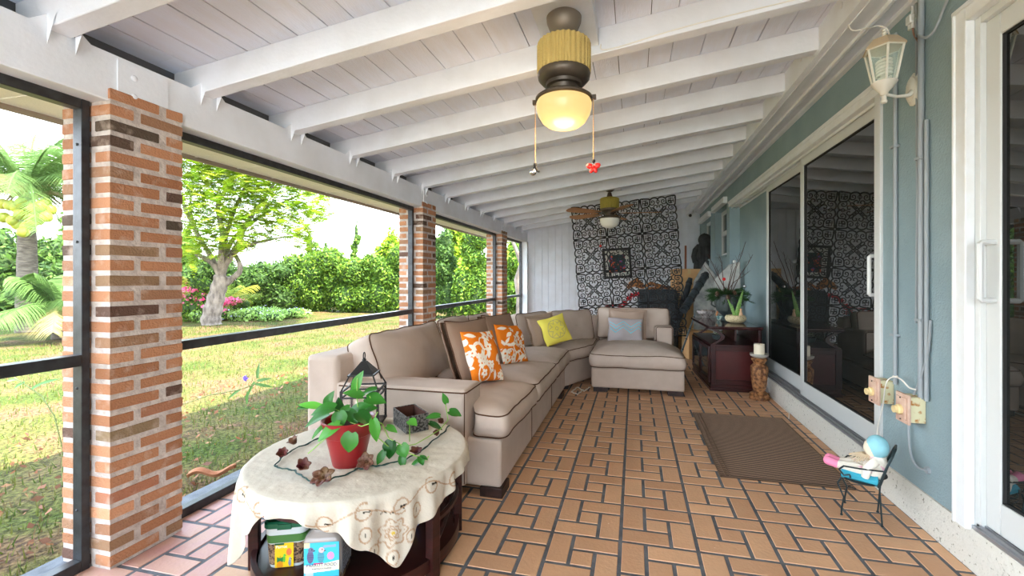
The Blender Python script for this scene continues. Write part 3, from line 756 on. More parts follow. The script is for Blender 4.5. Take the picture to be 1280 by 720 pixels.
# (centre x, y in the photograph, depth, direction in the picture, length px, width px)
LV = [(404,512,-.02,(-1,.15),32,17),(388,506,.0,(-1,-.2),30,9),(411,500,.05,(.2,-1),24,14),(425,524,-.07,(.15,1),20,17),(395,523,-.08,(-1,.35),36,18),(417,535,-.09,(-.5,.3),34,15),
      (437,553,-.13,(-.25,1),26,20),(452,508,.0,(.9,-.4),28,12),(455,522,-.04,(.7,.5),26,16),(447,476,.02,(.3,-1),26,12),(443,492,.0,(-.9,-.3),26,12),(470,499,.0,(1,.1),26,16),
      (469,538,-.1,(.2,1),30,12),(487,562,.0,(-.3,1),24,18),(504,563,.0,(.3,.9),18,15),(475,573,-.02,(-.6,1),20,9),(503,577,.0,(.15,1),16,9),(490,536,.05,(.9,.4),16,8),
      (516,528,.1,(.8,.3),14,11),(542,520,.22,(-.9,.0),19,9),(569,516,.25,(.9,.25),18,10),(556,498,.25,(-.4,-1),13,7),(545,532,.2,(.9,.4),20,7),(519,578,.0,(-.9,.5),18,6),(527,576,.0,(.5,1),12,8),(531,572,.0,(.8,.4),10,4),
      (431,515,.03,(-.6,.5),24,14),(462,488,.02,(-.9,.2),20,10),(424,508,.07,(-.3,-1),22,12),(440,520,-.02,(.4,.6),22,13),(383,508,.02,(-1,.0),22,7),(461,510,.06,(.9,-.2),22,12),(398,538,-.07,(-.7,.6),24,6)]
mb = MB()
for (x, y, dd, dr_, ln, wd_) in LV:
    d0 = dp+dd; base = PT(x-dr_[0]*ln*.45, y-dr_[1]*ln*.45, d0); tip = PT(x+dr_[0]*ln*.5, y+dr_[1]*ln*.5, d0-.02)
    mb = MB(); dd_ = tip-base; vw = (Vector((0, 0, H))-(O+base)).normalized()
    n_ = (vw*.6+Vector((rnd.uniform(-.3, .3), rnd.uniform(-.3, .3), .6)))
    px = d0/F; leaf_mesh(mb, base, dd_, n_, max(dd_.length, ln*px)*.92, wd_*px*1.15, gcol()); mb.build('leaf', M_leaf, pl, ang=180)
top_ = Vector((0, 0, .18))
for Q in ([(448, 515, 0), (446, 495, .0), (447, 470, .02)], [(455, 512, 0), (466, 505, .0), (462, 495, 0)], [(440, 520, 0), (420, 512, 0), (404, 506, 0)], [(462, 520, -.02), (478, 530, .0), (486, 548, .0), (505, 558, .0), (520, 555, .03), (537, 545, .1), (550, 537, .18), (560, 525, .24), (557, 505, .25)],
          [(438, 528, -.05), (452, 533, -.09), (466, 528, -.1), (472, 515, -.08)], [(455, 525, 0), (470, 545, -.03), (488, 560, 0), (515, 568, 0), (533, 575, .0), (536, 570, 0)], [(512, 552, .05), (512, 535, .08), (511, 527, .1)], [(428, 520, -.03), (407, 548, -.06), (385, 567, -.07)]):
    vine([PT(x, y, dp+d) for (x, y, d) in Q])
seal(pl) if False else None

# ---- lantern with candle
M_iron = mat('dark_iron', srgb(52, 52, 52), .45, metal=.6, bump=.2)
M_clear = mat('clear_glass', (.95, .97, .97), 0, trans=1, ior=1.1, alpha=.35)
M_wax = mat('ivory_wax', srgb(236, 226, 200), .5, subs=0)
lc = onZ(446, 545, TZ); lc = Vector((-1.375, 1.99, TZ+.006))
ln = thing('lantern', 'dark metal candle lantern with pyramid roof standing behind the potted plant', 'lantern', lc, R(20))
hw, hh = .088, .205
mb = MB(); mb.box(-hw-.008, -hw-.008, .012, hw+.008, hw+.008, .024)
for sx in (-1, 1):
    for sy in (-1, 1): mb.ball((sx*hw*.9, sy*hw*.9, .007), .0095, 8, 6)
mb.build('base', M_iron, ln, bevel=.002)
mb = MB()
for sx in (-1, 1):
    for sy in (-1, 1): mb.box(sx*hw-.006, sy*hw-.006, .024, sx*hw+.006, sy*hw+.006, hh)
for z in (hh-.012, hh-.04):
    for s in (-1, 1): mb.box(-hw, s*hw-.005, z, hw, s*hw+.005, z+.008); mb.box(s*hw-.005, -hw, z, s*hw+.005, hw, z+.008)
mb.build('frame', M_iron, ln, bevel=.001)
mb = MB()
for s in (-1, 1): mb.box(-hw, s*hw-.001, .024, hw, s*hw+.001, hh-.02); mb.box(s*hw-.001, -hw, .024, s*hw+.001, hw, hh-.02)
mb.build('glass', M_clear, ln, smooth=False)
mb = MB(); hr = .058
for sx in (-1, 1):
    for sy in (-1, 1): mb.tube([(sx*hw, sy*hw, hh), (sx*hr*.98, sy*hr*.98, .275)], .004, 6)
zr = .27
mb.box(-hr-.008, -hr-.008, zr, hr+.008, hr+.008, zr+.008)
mb.add([(-hr, -hr, zr+.008), (hr, -hr, zr+.008), (hr, hr, zr+.008), (-hr, hr, zr+.008), (-.012, -.012, zr+.068), (.012, -.012, zr+.068), (.012, .012, zr+.068), (-.012, .012, zr+.068)], [(0,1,5,4),(1,2,6,5),(2,3,7,6),(3,0,4,7),(4,5,6,7)])
mb.ball((0, 0, zr+.073), .011, 10, 6); mb.build('roof', M_iron, ln, ang=30)
mb = MB(); mb.tube([(0, .018*cos(a), zr+.095+.018*sin(a)) for a in np.linspace(0, 2*pi, 20)[:-1]], .003, 6, closed=True); mb.build('ring_handle', M_iron, ln)
cd = thing('candle', 'ivory pillar candle inside the dark metal lantern', 'candle', lc+Vector((0, 0, .025)))
mb = MB(); mb.lathe([(0, 0), (.04, 0), (.041, .004), (.041, .105), (.038, .11), (.033, .106), (0, .104)], 30); mb.build('wax', M_wax, cd)
mb = MB(); mb.tube([(0, 0, .104), (.001, 0, .122)], .0015, 6); mb.build('wick', M_dark, cd)
# ---- small embossed metal box
M_emb = mat('embossed_pewter', srgb(120, 118, 114), .45, metal=.5, col2=srgb(52, 50, 50), nscale=90, ramp=(.45, .55), bump=1, bscale=90)
M_rust = mat('rusty_inside', srgb(88, 54, 44), .8)
A1, A2, A3 = onZ(508, 543, TZ+.005), onZ(531, 538, TZ+.005), onZ(486, 528, TZ+.005)
e1 = (A2-A1); e2 = (A3-A1); e1 = e1.normalized()*.115; e2 = Vector((-e1.y, e1.x, 0)).normalized()*.20; ez = Vector((0, 0, .085))
bx_ = thing('metal_box', 'open rectangular embossed grey metal box near the sofa end of the round table', 'box', A1)
def obox(mb, o, a, b, c, col=None):
    v = [o, o+a, o+a+b, o+b, o+c, o+a+c, o+a+b+c, o+b+c]; mb.add(v, [(0,3,2,1),(4,5,6,7),(0,1,5,4),(1,2,6,5),(2,3,7,6),(3,0,4,7)], col)
Z0 = Vector((0, 0, 0)); t1 = e1.normalized()*.005; t2 = e2.normalized()*.005
mb = MB(); obox(mb, Z0, e1, t2, ez); obox(mb, e2-t2, e1, t2, ez); obox(mb, t2, t1, e2-2*t2, ez); obox(mb, e1-t1+t2, t1, e2-2*t2, ez); mb.build('box_wall', M_emb, bx_, smooth=False)
mb = MB(); obox(mb, t1*.9+t2*.9, e1-2*t1*.9, e2-2*t2*.9, Vector((0, 0, .006)))
for o_, a_, b_ in ((t1*1.02+t2*1.02, e1-2.04*t1, t2*.2), (e2-t2*1.25+t1*1.02, e1-2.04*t1, t2*.2), (t1*1.02+t2, t1*.2, e2-2*t2), (e1-1.22*t1+t2, t1*.2, e2-2*t2)): obox(mb, o_, a_, b_, ez*.97)
mb.build('lining', M_rust, bx_, smooth=False)
# ---- garland of brown metal flowers on a green cord
M_petal = mat('painted_petal', srgb(86, 30, 32), .5, col2=srgb(104, 76, 44), nscale=18, spec=.5)
M_cord = mat('green_cord', srgb(24, 62, 56), .6)
ga = thing('flower_garland', 'string of brown-red metal flowers on green wire around the red pot', 'garland', (TC.x, TC.y, TZ+.006))
GO = Vector(ga.location)
def G(x, y, z=TZ+.012): return onZ(x, y, z)-GO
cp = [(404,546),(380,556),(366,562),(352,572),(343,582),(350,585),(368,588),(380,597),(393,604),(410,600),(430,594),(448,586),(462,583),(480,581),(505,575),(525,565),(541,551),(555,540),(563,530)]
mb = MB(); P = [G(*q) for q in cp]; PP = []
for i in range(len(P)-1):
    for k in range(6):
        t = k/6; PP.append(P[i].lerp(P[i+1], t)+Vector((.0025*sin((i*6+k)*1.3), .0025*cos((i*6+k)*1.9), .0015*sin((i*6+k)*.8))))
mb.tube(PP, .0028, 6); mb.tube([p+Vector((.003*cos(i*1.4), .003*sin(i*1.4), .003*sin(i*.9))) for i, p in enumerate(PP)], .002, 5); mb.build('wire', M_cord, ga)
def petal(mb, base, d, n, L_, W2):
    d = Vector(d).normalized(); n = Vector(n); n = (n-d*n.dot(d)).normalized(); s = d.cross(n); pts = []; f = []
    for i in range(7):
        t = i/6; w_ = W2*sin(pi*min(.97, .12+t*.86))**.8
        for k in (-1, -.5, 0, .5, 1): pts.append(Vector(base)+d*L_*t+s*w_*k+n*(-.35*L_*t*t+.5*L_*t+.22*w_*k*k))
    for i in range(6):
        for k in range(4): f.append((i*5+k, i*5+k+1, (i+1)*5+k+1, (i+1)*5+k))
    mb.add(pts, f)
for (x, y, sz, face, closed_) in ((368,553,.036,(-.3,-.5,1),.8),(353,567,.036,(.5,-.6,.6),.9),(379,583,.038,(.5,-.5,.7),.7),(404,596,.046,(.1,-.55,1),.15),(457,577,.040,(.25,-.8,.6),.2),(520,565,.032,(.2,-.3,1),.5),(546,540,.030,(.3,-.9,.2),1.1),(552,526,.030,(.2,-.9,.4),1.1),(401,535,.02,(-.6,-.5,.4),.9)):
    c = G(x, y, TZ+.03); n = Vector(face).normalized(); u = n.orthogonal().normalized(); w_ = n.cross(u); mb = MB()
    for k in range(6):
        a = 2*pi*k/6+rnd.uniform(-.15, .15); d = u*cos(a)+w_*sin(a)
        petal(mb, c-n*.008, d+n*closed_*1.1, n, sz*rnd.uniform(.9, 1.1), sz*.40)
    for k in range(7):
        a = k*.9; mb.tube([c-n*.006, c+n*.008+(u*cos(a)+w_*sin(a))*.005], .0012, 5)
    mb.build('flower', M_petal, ga, ang=180)
for g_ in [q for q in ga.children if q.name.startswith('flower')]:
    sm = g_.modifiers.new('t', 'SOLIDIFY'); sm.thickness = .0012
# ---- under the table: seed tub, parrot food jar, blue round case
M_tub = mat('translucent_tub', srgb(206, 214, 214), .25, spec=.5)
M_green = mat('green_plastic', srgb(18, 92, 62), .4)
M_green2 = mat('green_band', srgb(70, 118, 56), .5)
M_yel = mat('yellow_label', srgb(240, 190, 20), .5)
M_seed = mat('mixed_seed', srgb(150, 120, 90), .8, col2=srgb(70, 50, 40), nscale=120, ramp=(.45, .55), bump=.8, bscale=120)
def sq(a, b, r, n=8):
    P = []
    for cx_, cy_, a0 in ((a-r, b-r, 0), (-a+r, b-r, 90), (-a+r, -b+r, 180), (a-r, -b+r, 270)):
        for k in range(n): t = R(a0+90*k/(n-1)); P.append((cx_+r*cos(t), cy_+r*sin(t)))
    return P
def sqloft(mb, prof, r=.03, M=None):
    rings = [[(x, y, z) for x, y in sq(a, b, min(r, a*.8, b*.8))] for (a, b, z) in prof]; n = len(rings[0]); v = sum(rings, []); f = []
    for i in range(len(rings)-1):
        for k in range(n): f.append((i*n+k, i*n+(k+1) % n, (i+1)*n+(k+1) % n, (i+1)*n+k))
    f.append(tuple(range(n-1, -1, -1))); f.append(tuple(range((len(rings)-1)*n, len(rings)*n))); mb.add(v, f, M=M)
tp = Vector((-1.352, 1.475, .068)); 
tu = thing('seed_tub', 'clear seed tub with dark green lid and yellow parrot label under the table', 'tub', tp, R(22))
mb = MB(); sqloft(mb, [(.068, .052, 0), (.07, .054, .01), (.076, .06, .128), (.079, .063, .135), (.079, .063, .165), (.074, .058, .168)]); mb.build('tub_body', M_tub, tu)
mb = MB(); sqloft(mb, [(.0705, .0545, .012), (.0745, .0585, .095)], .03); 
mb.build('seed', M_seed, tu)
mb = MB(); sqloft(mb, [(.0762, .0602, .100), (.0775, .0612, .133)]); mb.build('band', M_green2, tu)
mb = MB(); sqloft(mb, [(.081, .065, .158), (.083, .067, .16), (.083, .067, .178), (.078, .062, .184), (.066, .05, .184), (.064, .048, .180)]); mb.box(-.025, -.072, .156, .025, -.06, .176); mb.build('lid', M_green, tu)
def facelabel(parent, name, m, x0, z0, x1, z1, y, colfn=None, nx=60, nz=60):
    mb = MB(); mb.grid(lambda u, v: (x0+(x1-x0)*u, y, z0+(z1-z0)*v), nx, nz, colfn=colfn); return mb.build(name, m, parent, smooth=False)
def txt(parent, s, x, y, z, size, m, rot=(pi/2, 0, 0), sx=1):
    c = bpy.data.curves.new('lettering', 'FONT'); c.body = s; c.size = size; c.align_x = 'CENTER'; c.align_y = 'CENTER'; c.extrude = .0002; c.offset = size*.012; c.resolution_u = 3; c.materials.append(m)
    tmp = bpy.data.objects.new('lettering', c); me = bpy.data.meshes.new_from_object(tmp); bpy.data.objects.remove(tmp)
    o = bpy.data.objects.new('lettering', me); link(o, parent); o.location = (x, y, z); o.rotation_euler = rot; o.scale = (sx, 1, 1); return o
M_print = mat('printed_label', (.5, .5, .5), .45, attr=True)
def parrot(u, v, cx_, cy_, s, body, head, flip=1):
    x, y = (u-cx_)/s*flip, (v-cy_)/s
    if (x-.05)**2+(y-.62)**2 < .055: 
        if (x-.12)**2+(y-.66)**2 < .003: return (.02, .02, .02)
        return head
    if .22 < x < .42 and abs(y-.56) < .10*(1-(x-.22)/.25): return (.03, .03, .03)
    if ((x)/.28)**2+((y-.05)/.55)**2 < 1: return tuple(c*(.85+.3*((int(y*14)) % 2)) for c in body)
    return None
def lab1(u, v):
    P = parrot(u, v, .50, .33, .26, srgb(90, 180, 60), srgb(110, 200, 70)) or parrot(u, v, .80, .16, .28, srgb(120, 130, 150), srgb(150, 155, 170))
    if P: return P
    x, y = u-.27, v-.10
    if (x/.17)**2+(y/.16)**2 < 1: return srgb(236, 160, 30) if (int(u*30)+int(v*30)) % 2 else srgb(200, 120, 20)
    if abs(x) < .16 and 0 < v-.22 < .26-abs(abs(x)*5 % .09): return srgb(40, 120, 60)
    if (u-.76)**2/.9+(v-.62)**2 < .022: return srgb(240, 120, 70)
    if v > .93 and u < .5: return srgb(20, 90, 50)
    return srgb(246, 196, 24)
facelabel(tu, 'label', M_print, -.038, .004, .03, .098, -.0605, lab1)
M_ink = mat('ink_white', srgb(250, 245, 225), .5); M_inkb = mat('ink_blue', srgb(20, 50, 130), .5); M_inkr = mat('ink_red', srgb(200, 30, 70), .5)
txt(tu, 'Parrot', -.014, -.0608, .084, .016, M_ink)
jp = Vector((-1.155, 1.44, .068))
jr = thing('food_jar', 'clear square jar of bird seed with light blue PARROT FOOD label under the table', 'jar', jp, R(20))
M_jar = mat('clear_plastic', srgb(158, 148, 140), .12, spec=.6, col2=srgb(134, 124, 114), nscale=8)
mb = MB(); sqloft(mb, [(.066, .058, 0), (.070, .062, .006), (.070, .062, .150), (.064, .056, .165), (.045, .045, .178), (.042, .042, .185)], .022); mb.build('jar_body', M_jar, jr)
mb = MB(); sqloft(mb, [(.0705, .0625, .002), (.0705, .0625, .028)], .022); mb.build('seed', M_seed, jr)
def lab2(u, v):
    if v < .36+.10*u*u and v > .14+.05*u*u: return srgb(250, 244, 200)
    P = parrot(u, v, .18, .58, .34, srgb(96, 96, 130), srgb(110, 110, 140)) or parrot(u, v, .48, .57, .34, srgb(80, 150, 170), srgb(225, 190, 190))
    if P and v > .36: return P
    if u < .16 and v > .86: return srgb(250, 235, 170)
    if (u-.76)**2+(v-.60)**2*.8 < .010: return srgb(236, 150, 190)
    if .55 < u < .92 and abs(v-.88-.04*(u-.7)) < .035: return srgb(150, 170, 200)
    if .28 < u < .55 and abs(v-.385) < .025: return srgb(236, 60, 110)
    if .04 < u < .26 and abs(v-.10) < .05: return srgb(190, 200, 210)
    return srgb(66, 190, 222)
facelabel(jr, 'label', M_print, -.062, .022, .062, .150, -.0632, lab2, 90, 90)
def lab3(u, v):
    if .1 < u < .9 and (int(v*26) % 2 == 0) and noise.noise(Vector((u*20, int(v*26)*3, 1))) > -.2: return srgb(60, 50, 80)
    return srgb(200, 205, 215)
mb = MB(); mb.grid(lambda u, v: (.0712, -.055+.11*u, .022+.128*v), 40, 60, colfn=lab3); mb.build('label', M_print, jr, smooth=False)
txt(jr, 'PARROT FOOD', 0, -.0636, .066, .0155, M_inkb); txt(jr, 'ALMONDS & RAISINS', 0, -.0636, .053, .0075, M_inkb)
cs = thing('round_case', 'grey-blue round case leaning behind the seed tub under the table', 'case', (-1.46, 1.60, .07), R(70))
mb = MB(); mb.lathe([(0, -.02), (.095, -.02), (.105, -.012), (.105, .012), (.095, .02), (0, .02)], 40, M=Matrix.Translation((0, 0, .105)) @ Matrix.Rotation(R(82), 4, 'X')); mb.build('shell', mat('blue_grey_plastic', srgb(96, 104, 128), .5), cs)
mb = MB(); mb.tube([(.106*cos(a), 0, .105+.106*sin(a)) for a in np.linspace(0, 2*pi, 50)[:-1]], .004, 6, closed=True, M=Matrix.Rotation(R(0), 4, 'X')); mb.build('zip', M_dark, cs)
tl = thing('cable_reel', 'blue and yellow coiled tool behind the table leg near the sofa', 'tool', (-.99, 1.80, .068), R(-40))
for c_, r_, z_ in ((srgb(30, 110, 190), .05, .055), (srgb(235, 205, 40), .035, .06)):
    mb = MB(); mb.tube([(r_*cos(a), .008, z_+r_*sin(a)) for a in np.linspace(0, 2*pi, 30)[:-1]], .007, 8, closed=True); mb.build('loop', mat('loop_col', c_, .5), tl)
# =================================================================== CEILING FANS
M_bronze = mat('fan_bronze', srgb(74, 66, 58), .4, metal=.5, col2=srgb(96, 84, 70), nscale=10)
M_bronze2 = mat('fan_canopy', srgb(128, 116, 102), .45, metal=.3)
M_drum = mat('woven_drum', srgb(190, 164, 96), .7, bump=.5, bscale=150)
M_drum2 = mat('olive_drum', srgb(150, 136, 52), .7, bump=.5, bscale=150)
M_blade = mat('white_blade', srgb(206, 206, 204), .7)
M_blade2 = mat('tan_blade', srgb(176, 128, 82), .6, col2=srgb(150, 104, 64), nscale=5, stretch=(1, 8, 1))
M_lit = mat('lit_glass', (1, .66, .24), .3, emit=.105)
M_lit.node_tree.nodes['Principled BSDF'].inputs['Base Color'].default_value = (.22, .16, .08, 1)
M_opal = mat('opal_glass', srgb(236, 234, 222), .25)
def fan(name, label, x, y, zt, lit, drum, bladem, bob):
    NB, A0, BR = (0, 14, .40) if lit else (5, 5, .50)
    t = thing(name, label, 'ceiling fan', (x, y, zt), 0, None)
    mb = MB(); mb.lathe([(0, 0), (.074, 0), (.082, -.008), (.080, -.03), (.066, -.065), (.04, -.088), (.022, -.096), (0, -.096)], 40); mb.build('canopy', M_bronze2 if lit else M_bronze, t)
    mb = MB(); mb.lathe([(0, -.09), (.014, -.09), (.014, -.10), (.024, -.105), (.028, -.12), (.045, -.125 if lit else -.175), (0, -.126 if lit else -.176)], 24); mb.build('downrod', M_bronze2 if lit else M_bronze, t)
    n = 120
    mb = MB(); mb.lathe([(0, -.172), (.10, -.172), (.116, -.180), (.120, -.19), (.120, -.318), (.112, -.322), (0, -.322)], n, ripple=lambda k, z: (.05 if (k//2) % 2 == 0 else 0) if z < -.175 else 0); o = mb.build('drum', drum, t, ang=25)
    mb = MB(); mb.lathe([(.0, -.318), (.122, -.318), (.124, -.325), (.120, -.345), (.104, -.362), (.085, -.366), (.082, -.38), (.068, -.384), (.062, -.40), (.058, -.418), (0, -.418)], 48); mb.build('motor_cover', M_bronze, t)
    mb = MB(); mb.lathe([(0, -.405), (.05, -.41), (.118, -.425), (.134, -.437), (.134, -.446), (.126, -.45), (0, -.45)], 48)
    for s in (-1, 1): mb.box(s*.138-.012, -.008, -.452, s*.138+.012, .008, -.432)
    mb.build('light_fitter', M_bronze, t, bevel=.0)
    mb = MB(); mb.lathe([(.124, -.449), (.130, -.462), (.129, -.485), (.120, -.515), (.102, -.545), (.078, -.563), (.062, -.567), (.045, -.574), (0, -.578)], 48); mb.build('glass_bowl', M_lit if lit else M_opal, t)
    if lit:
        for ch_ in t.children_recursive if False else [q for q in bpy.data.objects if q.parent == t and q.name.split('.')[0] not in ('canopy', 'downrod')]: ch_.location.z += .05
        t.location.z -= .02
    for k in range(NB):
        a = R(A0+360/NB*k)
        b = MB(); pts = []
        m = 16
        for i in range(m+1):
            u = i/m; xx = .165+BR*u; hw_ = .045+.035*sin(pi*min(1, u*1.1)*.6) if u < .85 else (.078*sqrt(max(0, 1-((u-.85)/.16)**2))+.004)
            pts.append((xx, hw_))
        v = []
        for (xx, hw_) in pts:
            for s in (-1, 1):
                yy = s*hw_; zz = -.375+yy*.18
                v.append((xx, yy, zz)); v.append((xx, yy, zz-.006))
        f = []
        for i in range(m):
            p, q = i*4, (i+1)*4; f += [(p, q, q+2, p+2), (p+1, p+3, q+3, q+1), (p, p+1, q+1, q), (p+2, q+2, q+3, p+3)]
        f += [(0, 2, 3, 1), (m*4, m*4+1, m*4+3, m*4+2)]
        b.add(v, f); bo = b.build('blade', bladem, t, ang=30); bo.rotation_euler = (0, 0, a)
        br = MB(); br.box(.07, -.018, -.384, .20, .018, -.378); br.box(.17, -.04, -.384, .23, .04, -.3805); bb = br.build('blade_iron', M_bronze, bo, bevel=.002)
    return t
FX = -.322
f1 = fan('ceiling_fan', 'nearer ceiling fan with ribbed tan drum and lit glass bowl', FX, 2.0, 2.45, True, M_drum, M_blade, True)
f2 = fan('ceiling_fan', 'farther ceiling fan with olive drum, unlit white bowl and brown blades', FX, 5.83, 2.45, False, M_drum2, M_blade2, False)
f1['group'] = f2['group'] = 'ceiling fans with drum motors'
bl = bpy.data.lights.new('fan_bulb', 'POINT'); bl.energy = 1.6; bl.color = (1, .72, .42); bl.shadow_soft_size = .12
bo = bpy.data.objects.new('fan_bulb', bl); link(bo, f1); bo.location = (0, 0, -.62)
for (y, y0, y1, zb) in ((2.0, 1.786, 2.289, 2.429), (5.83, 5.70+.075, 6.272, 2.449)):
    mb = MB(); v = [(FX-.14, y0, zb), (FX+.14, y0, zb), (FX+.14, y1, zb), (FX-.14, y1, zb)]; v += [(p[0], p[1], jz(p[0])+.137) for p in v]
    mb.add(v, [(0,3,2,1),(4,5,6,7),(0,1,5,4),(1,2,6,5),(2,3,7,6),(3,0,4,7)]); st('trim_%d' % k, mb, M_white, bevel=.003); k += 1
# pull chains with charms
M_chain = mat('brass_chain', srgb(196, 150, 90), .4, metal=.6)
M_redpl = mat('red_bow', srgb(214, 30, 24), .3, spec=.6)
M_silver = mat('mirror_silver', srgb(210, 212, 216), .12, metal=1)
def chain(parent, x0, z0, z1):
    mb = MB(); z = z0
    while z > z1: mb.ball((x0, 0, z), .0022, 6, 4); z -= .0055
    mb.tube([(x0, 0, z0), (x0, 0, z1)], .0008, 4); mb.build('pull_chain', M_chain, parent)
chain(f1, -.138, -.402, -.68); chain(f1, .138, -.402, -.68)
cz = 2.45-.70
t = thing('pull_charm', 'silver ball charm with dark hook on the left pull chain', 'charm', (FX-.138, 2.0, cz), 0)
mb = MB(); mb.ball((-.012, 0, -.042), .017, 20, 14); mb.build('ball', M_silver, t)
mb = MB(); mb.lathe([(0, 0), (.008, -.002), (.009, -.012), (.005, -.018), (0, -.018)], 12); mb.tube([(0, 0, -.01), (.004, 0, -.025), (.012, 0, -.04), (.02, 0, -.042)], .005, 8); mb.tube([(0, 0, -.012), (-.01, 0, -.026)], .003, 6); mb.build('hook', M_dark, t)
t = thing('pull_charm', 'red bow charm on the right pull chain', 'charm', (FX+.138, 2.0, cz), 0)
mb = MB(); mb.lathe([(0, 0), (.008, -.002), (.009, -.010), (.004, -.016), (0, -.016)], 12); mb.build('cap', M_dark, t)
for nm_, c, sc, rz_ in (('bow_loop', (-.017, 0, -.03), (1.2, .6, .9), 25), ('bow_loop', (.017, 0, -.03), (1.2, .6, .9), -25), ('bow_tail', (-.008, 0, -.048), (.7, .5, 1.1), 20), ('bow_tail', (.008, 0, -.048), (.7, .5, 1.1), -20), ('knot', (0, -.002, -.034), (.5, .6, .6), 0)):
    mb = MB(); M = Matrix.Translation(c) @ Matrix.Rotation(R(rz_), 4, 'Y'); mb.ball((0, 0, 0), .014, 14, 8, sc, M=M); mb.build(nm_, M_redpl, t)
t = thing('pull_charm', 'tiny red bead hanging under the farther ceiling fan', 'charm', (FX-.12, 5.83, 2.45-.80), 0)
mb = MB(); mb.ball((0, 0, -.012), .016, 12, 8); mb.build('bead', M_redpl, t)
mb = MB(); mb.tube([(0, 0, .345), (0, 0, 0)], .001, 5); mb.build('string', M_chain, t)

# =================================================================== IRONWORK LATTICE hanging from the joists
M_black = mat('black_ironwork', srgb(22, 22, 22), .5, bump=.2)
TLc = onY(713, 259, 6.775); ang_ = R(4.7); TS = .527
def motif():
    mb = MB(); r = .0085
    def tb_(P, r_=r, closed=False): mb.tube([(x*TS/2, 0, y*TS/2) for x, y in P], r_*.80, 6, closed=closed, flat=.7)
    def arc(cx, cy, r0, a0, a1, n=14, r1=None): r1 = r0 if r1 is None else r1; return [(cx+(r0+(r1-r0)*i/n)*cos(R(a0+(a1-a0)*i/n)), cy+(r0+(r1-r0)*i/n)*sin(R(a0+(a1-a0)*i/n))) for i in range(n+1)]
    def rot(P, k): 
        for _ in range(k): P = [(-y, x) for x, y in P]
        return P
    def sm(P):
        Q = []; P = [Vector(p) for p in P]
        for i in range(len(P)-1):
            a = P[max(i-1, 0)]; b = P[i]; c = P[i+1]; d = P[min(i+2, len(P)-1)]
            for j in range(4):
                t = j/4; Q.append(.5*((2*b)+(c-a)*t+(2*a-5*b+4*c-d)*t*t+(-a+3*b-3*c+d)*t**3))
        return [(q.x, q.y) for q in Q]+[tuple(P[-1])]
    for k in range(4):
        for mx_ in (1, -1):
            m_ = lambda P: rot([(mx_*x, y) for x, y in P], k)
            tb_(m_(sm([(0, .86), (.06, .93), (.18, .97), (.32, .95), (.42, .88), (.50, .93), (.62, .95), (.95, .97), (.95, .80)])), .0125)
            tb_(m_(sm([(.44, .86), (.46, .70), (.40, .58), (.28, .57), (.20, .66), (.22, .78), (.32, .80), (.35, .72), (.29, .69)])), .0085)
            tb_(m_(sm([(0, .10), (.10, .20), (.22, .32), (.25, .44), (.18, .53), (.07, .50), (.05, .42), (.11, .40)])), .0095)
            tb_(m_(sm([(.44, .86), (.45, .66), (.52, .52), (.66, .46)])), .010)
            tb_(m_([(.0, .86), (.10, .72), (.02, .62)]), .007)
            tb_(m_(sm([(.08, .10), (.20, .20), (.34, .26), (.40, .36), (.34, .42), (.28, .38)])), .007)
            tb_(m_(sm([(.57, .78), (.60, .60), (.72, .57), (.74, .68), (.68, .72)])), .0075)
        tb_(rot([(0, .86), (0, .50)], k), .007)
        tb_(rot([(.70, .57), (.70, .88)], k), .0075); tb_(rot([(.57, .70), (.88, .70)], k), .0075); tb_(rot([(.84, .58), (.84, .84), (.58, .84)], k), .0075)
        tb_(rot([(.40, .40), (.56, .56)], k), .008)
    tb_([(0, .07), (.07, 0), (0, -.07), (-.07, 0)], .016, True)
    return mb
la = bpy.data.objects.new('ironwork_panel', None); link(la); la.location = TLc; la.rotation_euler = (0, -ang_, 0)
tag(la, 'large black openwork scroll panel hanging from the joists behind the chaise', 'panel')
first = None
for c in range(3):
    for r_ in range(4):
        if first is None: first = motif().build('scroll_tile', M_black, la, ang=60); o = first
        else: o = first.copy(); COL.objects.link(o); o.parent = la
        o.location = (TS*(c+.5)*1.01, 0, -TS*(r_+.5)*1.01)
# ---- things behind the lattice
M_frame_b = mat('black_frame', srgb(28, 26, 26), .4)
pa = onY(771.5, 329, 8.90)
t = thing('framed_picture', 'small black-framed picture with dark red and orange shapes behind the scroll panel', 'picture', pa, R(20)); t.rotation_euler = (0, R(-4), R(20)); t.scale = (1.13, 1, 1.13)
mb = MB()
for a, b, c, d in ((-.26, -.27, .26, -.23), (-.26, .23, .26, .27), (-.26, -.23, -.22, .23), (.22, -.23, .26, .23)): mb.box(a, -.02, b, c, .02, d)
mb.build('frame', M_frame_b, t, bevel=.003)
mb = MB(); mb.box(-.23, .0, -.24, .23, .008, .24); mb.build('mat_board', mat('mat_board', srgb(214, 216, 206), .8), t, smooth=False)
def art(u, v):
    n1 = noise.noise(Vector((u*5, v*5, 3))); n2 = noise.noise(Vector((u*4, v*4, 9)))
    if n1 > .25: return srgb(224, 96, 60)
    if n1 < -.28: return srgb(170, 40, 60)
    if n2 > .3: return srgb(120, 90, 160)
    return srgb(20, 54, 58)
mb = MB(); mb.grid(lambda u, v: (-.15+.30*u, -.003, -.17+.32*v), 60, 60, colfn=art); mb.build('print', M_print, t, smooth=False)
mb = MB(); mb.tube([(0, .01, .25), (0, .01, .9)], .003, 5); mb.build('hanging_wire', M_dark, t)
M_flr = mat('poinsettia_red', srgb(214, 16, 40), .5, transl=.15); M_fll = mat('poinsettia_green', srgb(30, 96, 60), .6)
bs = onY(768, 400, 7.1)
t = thing('poinsettia', 'red artificial poinsettia bunch behind the scroll panel and chaise back', 'flowers', (bs.x, 7.1, 0), 0)
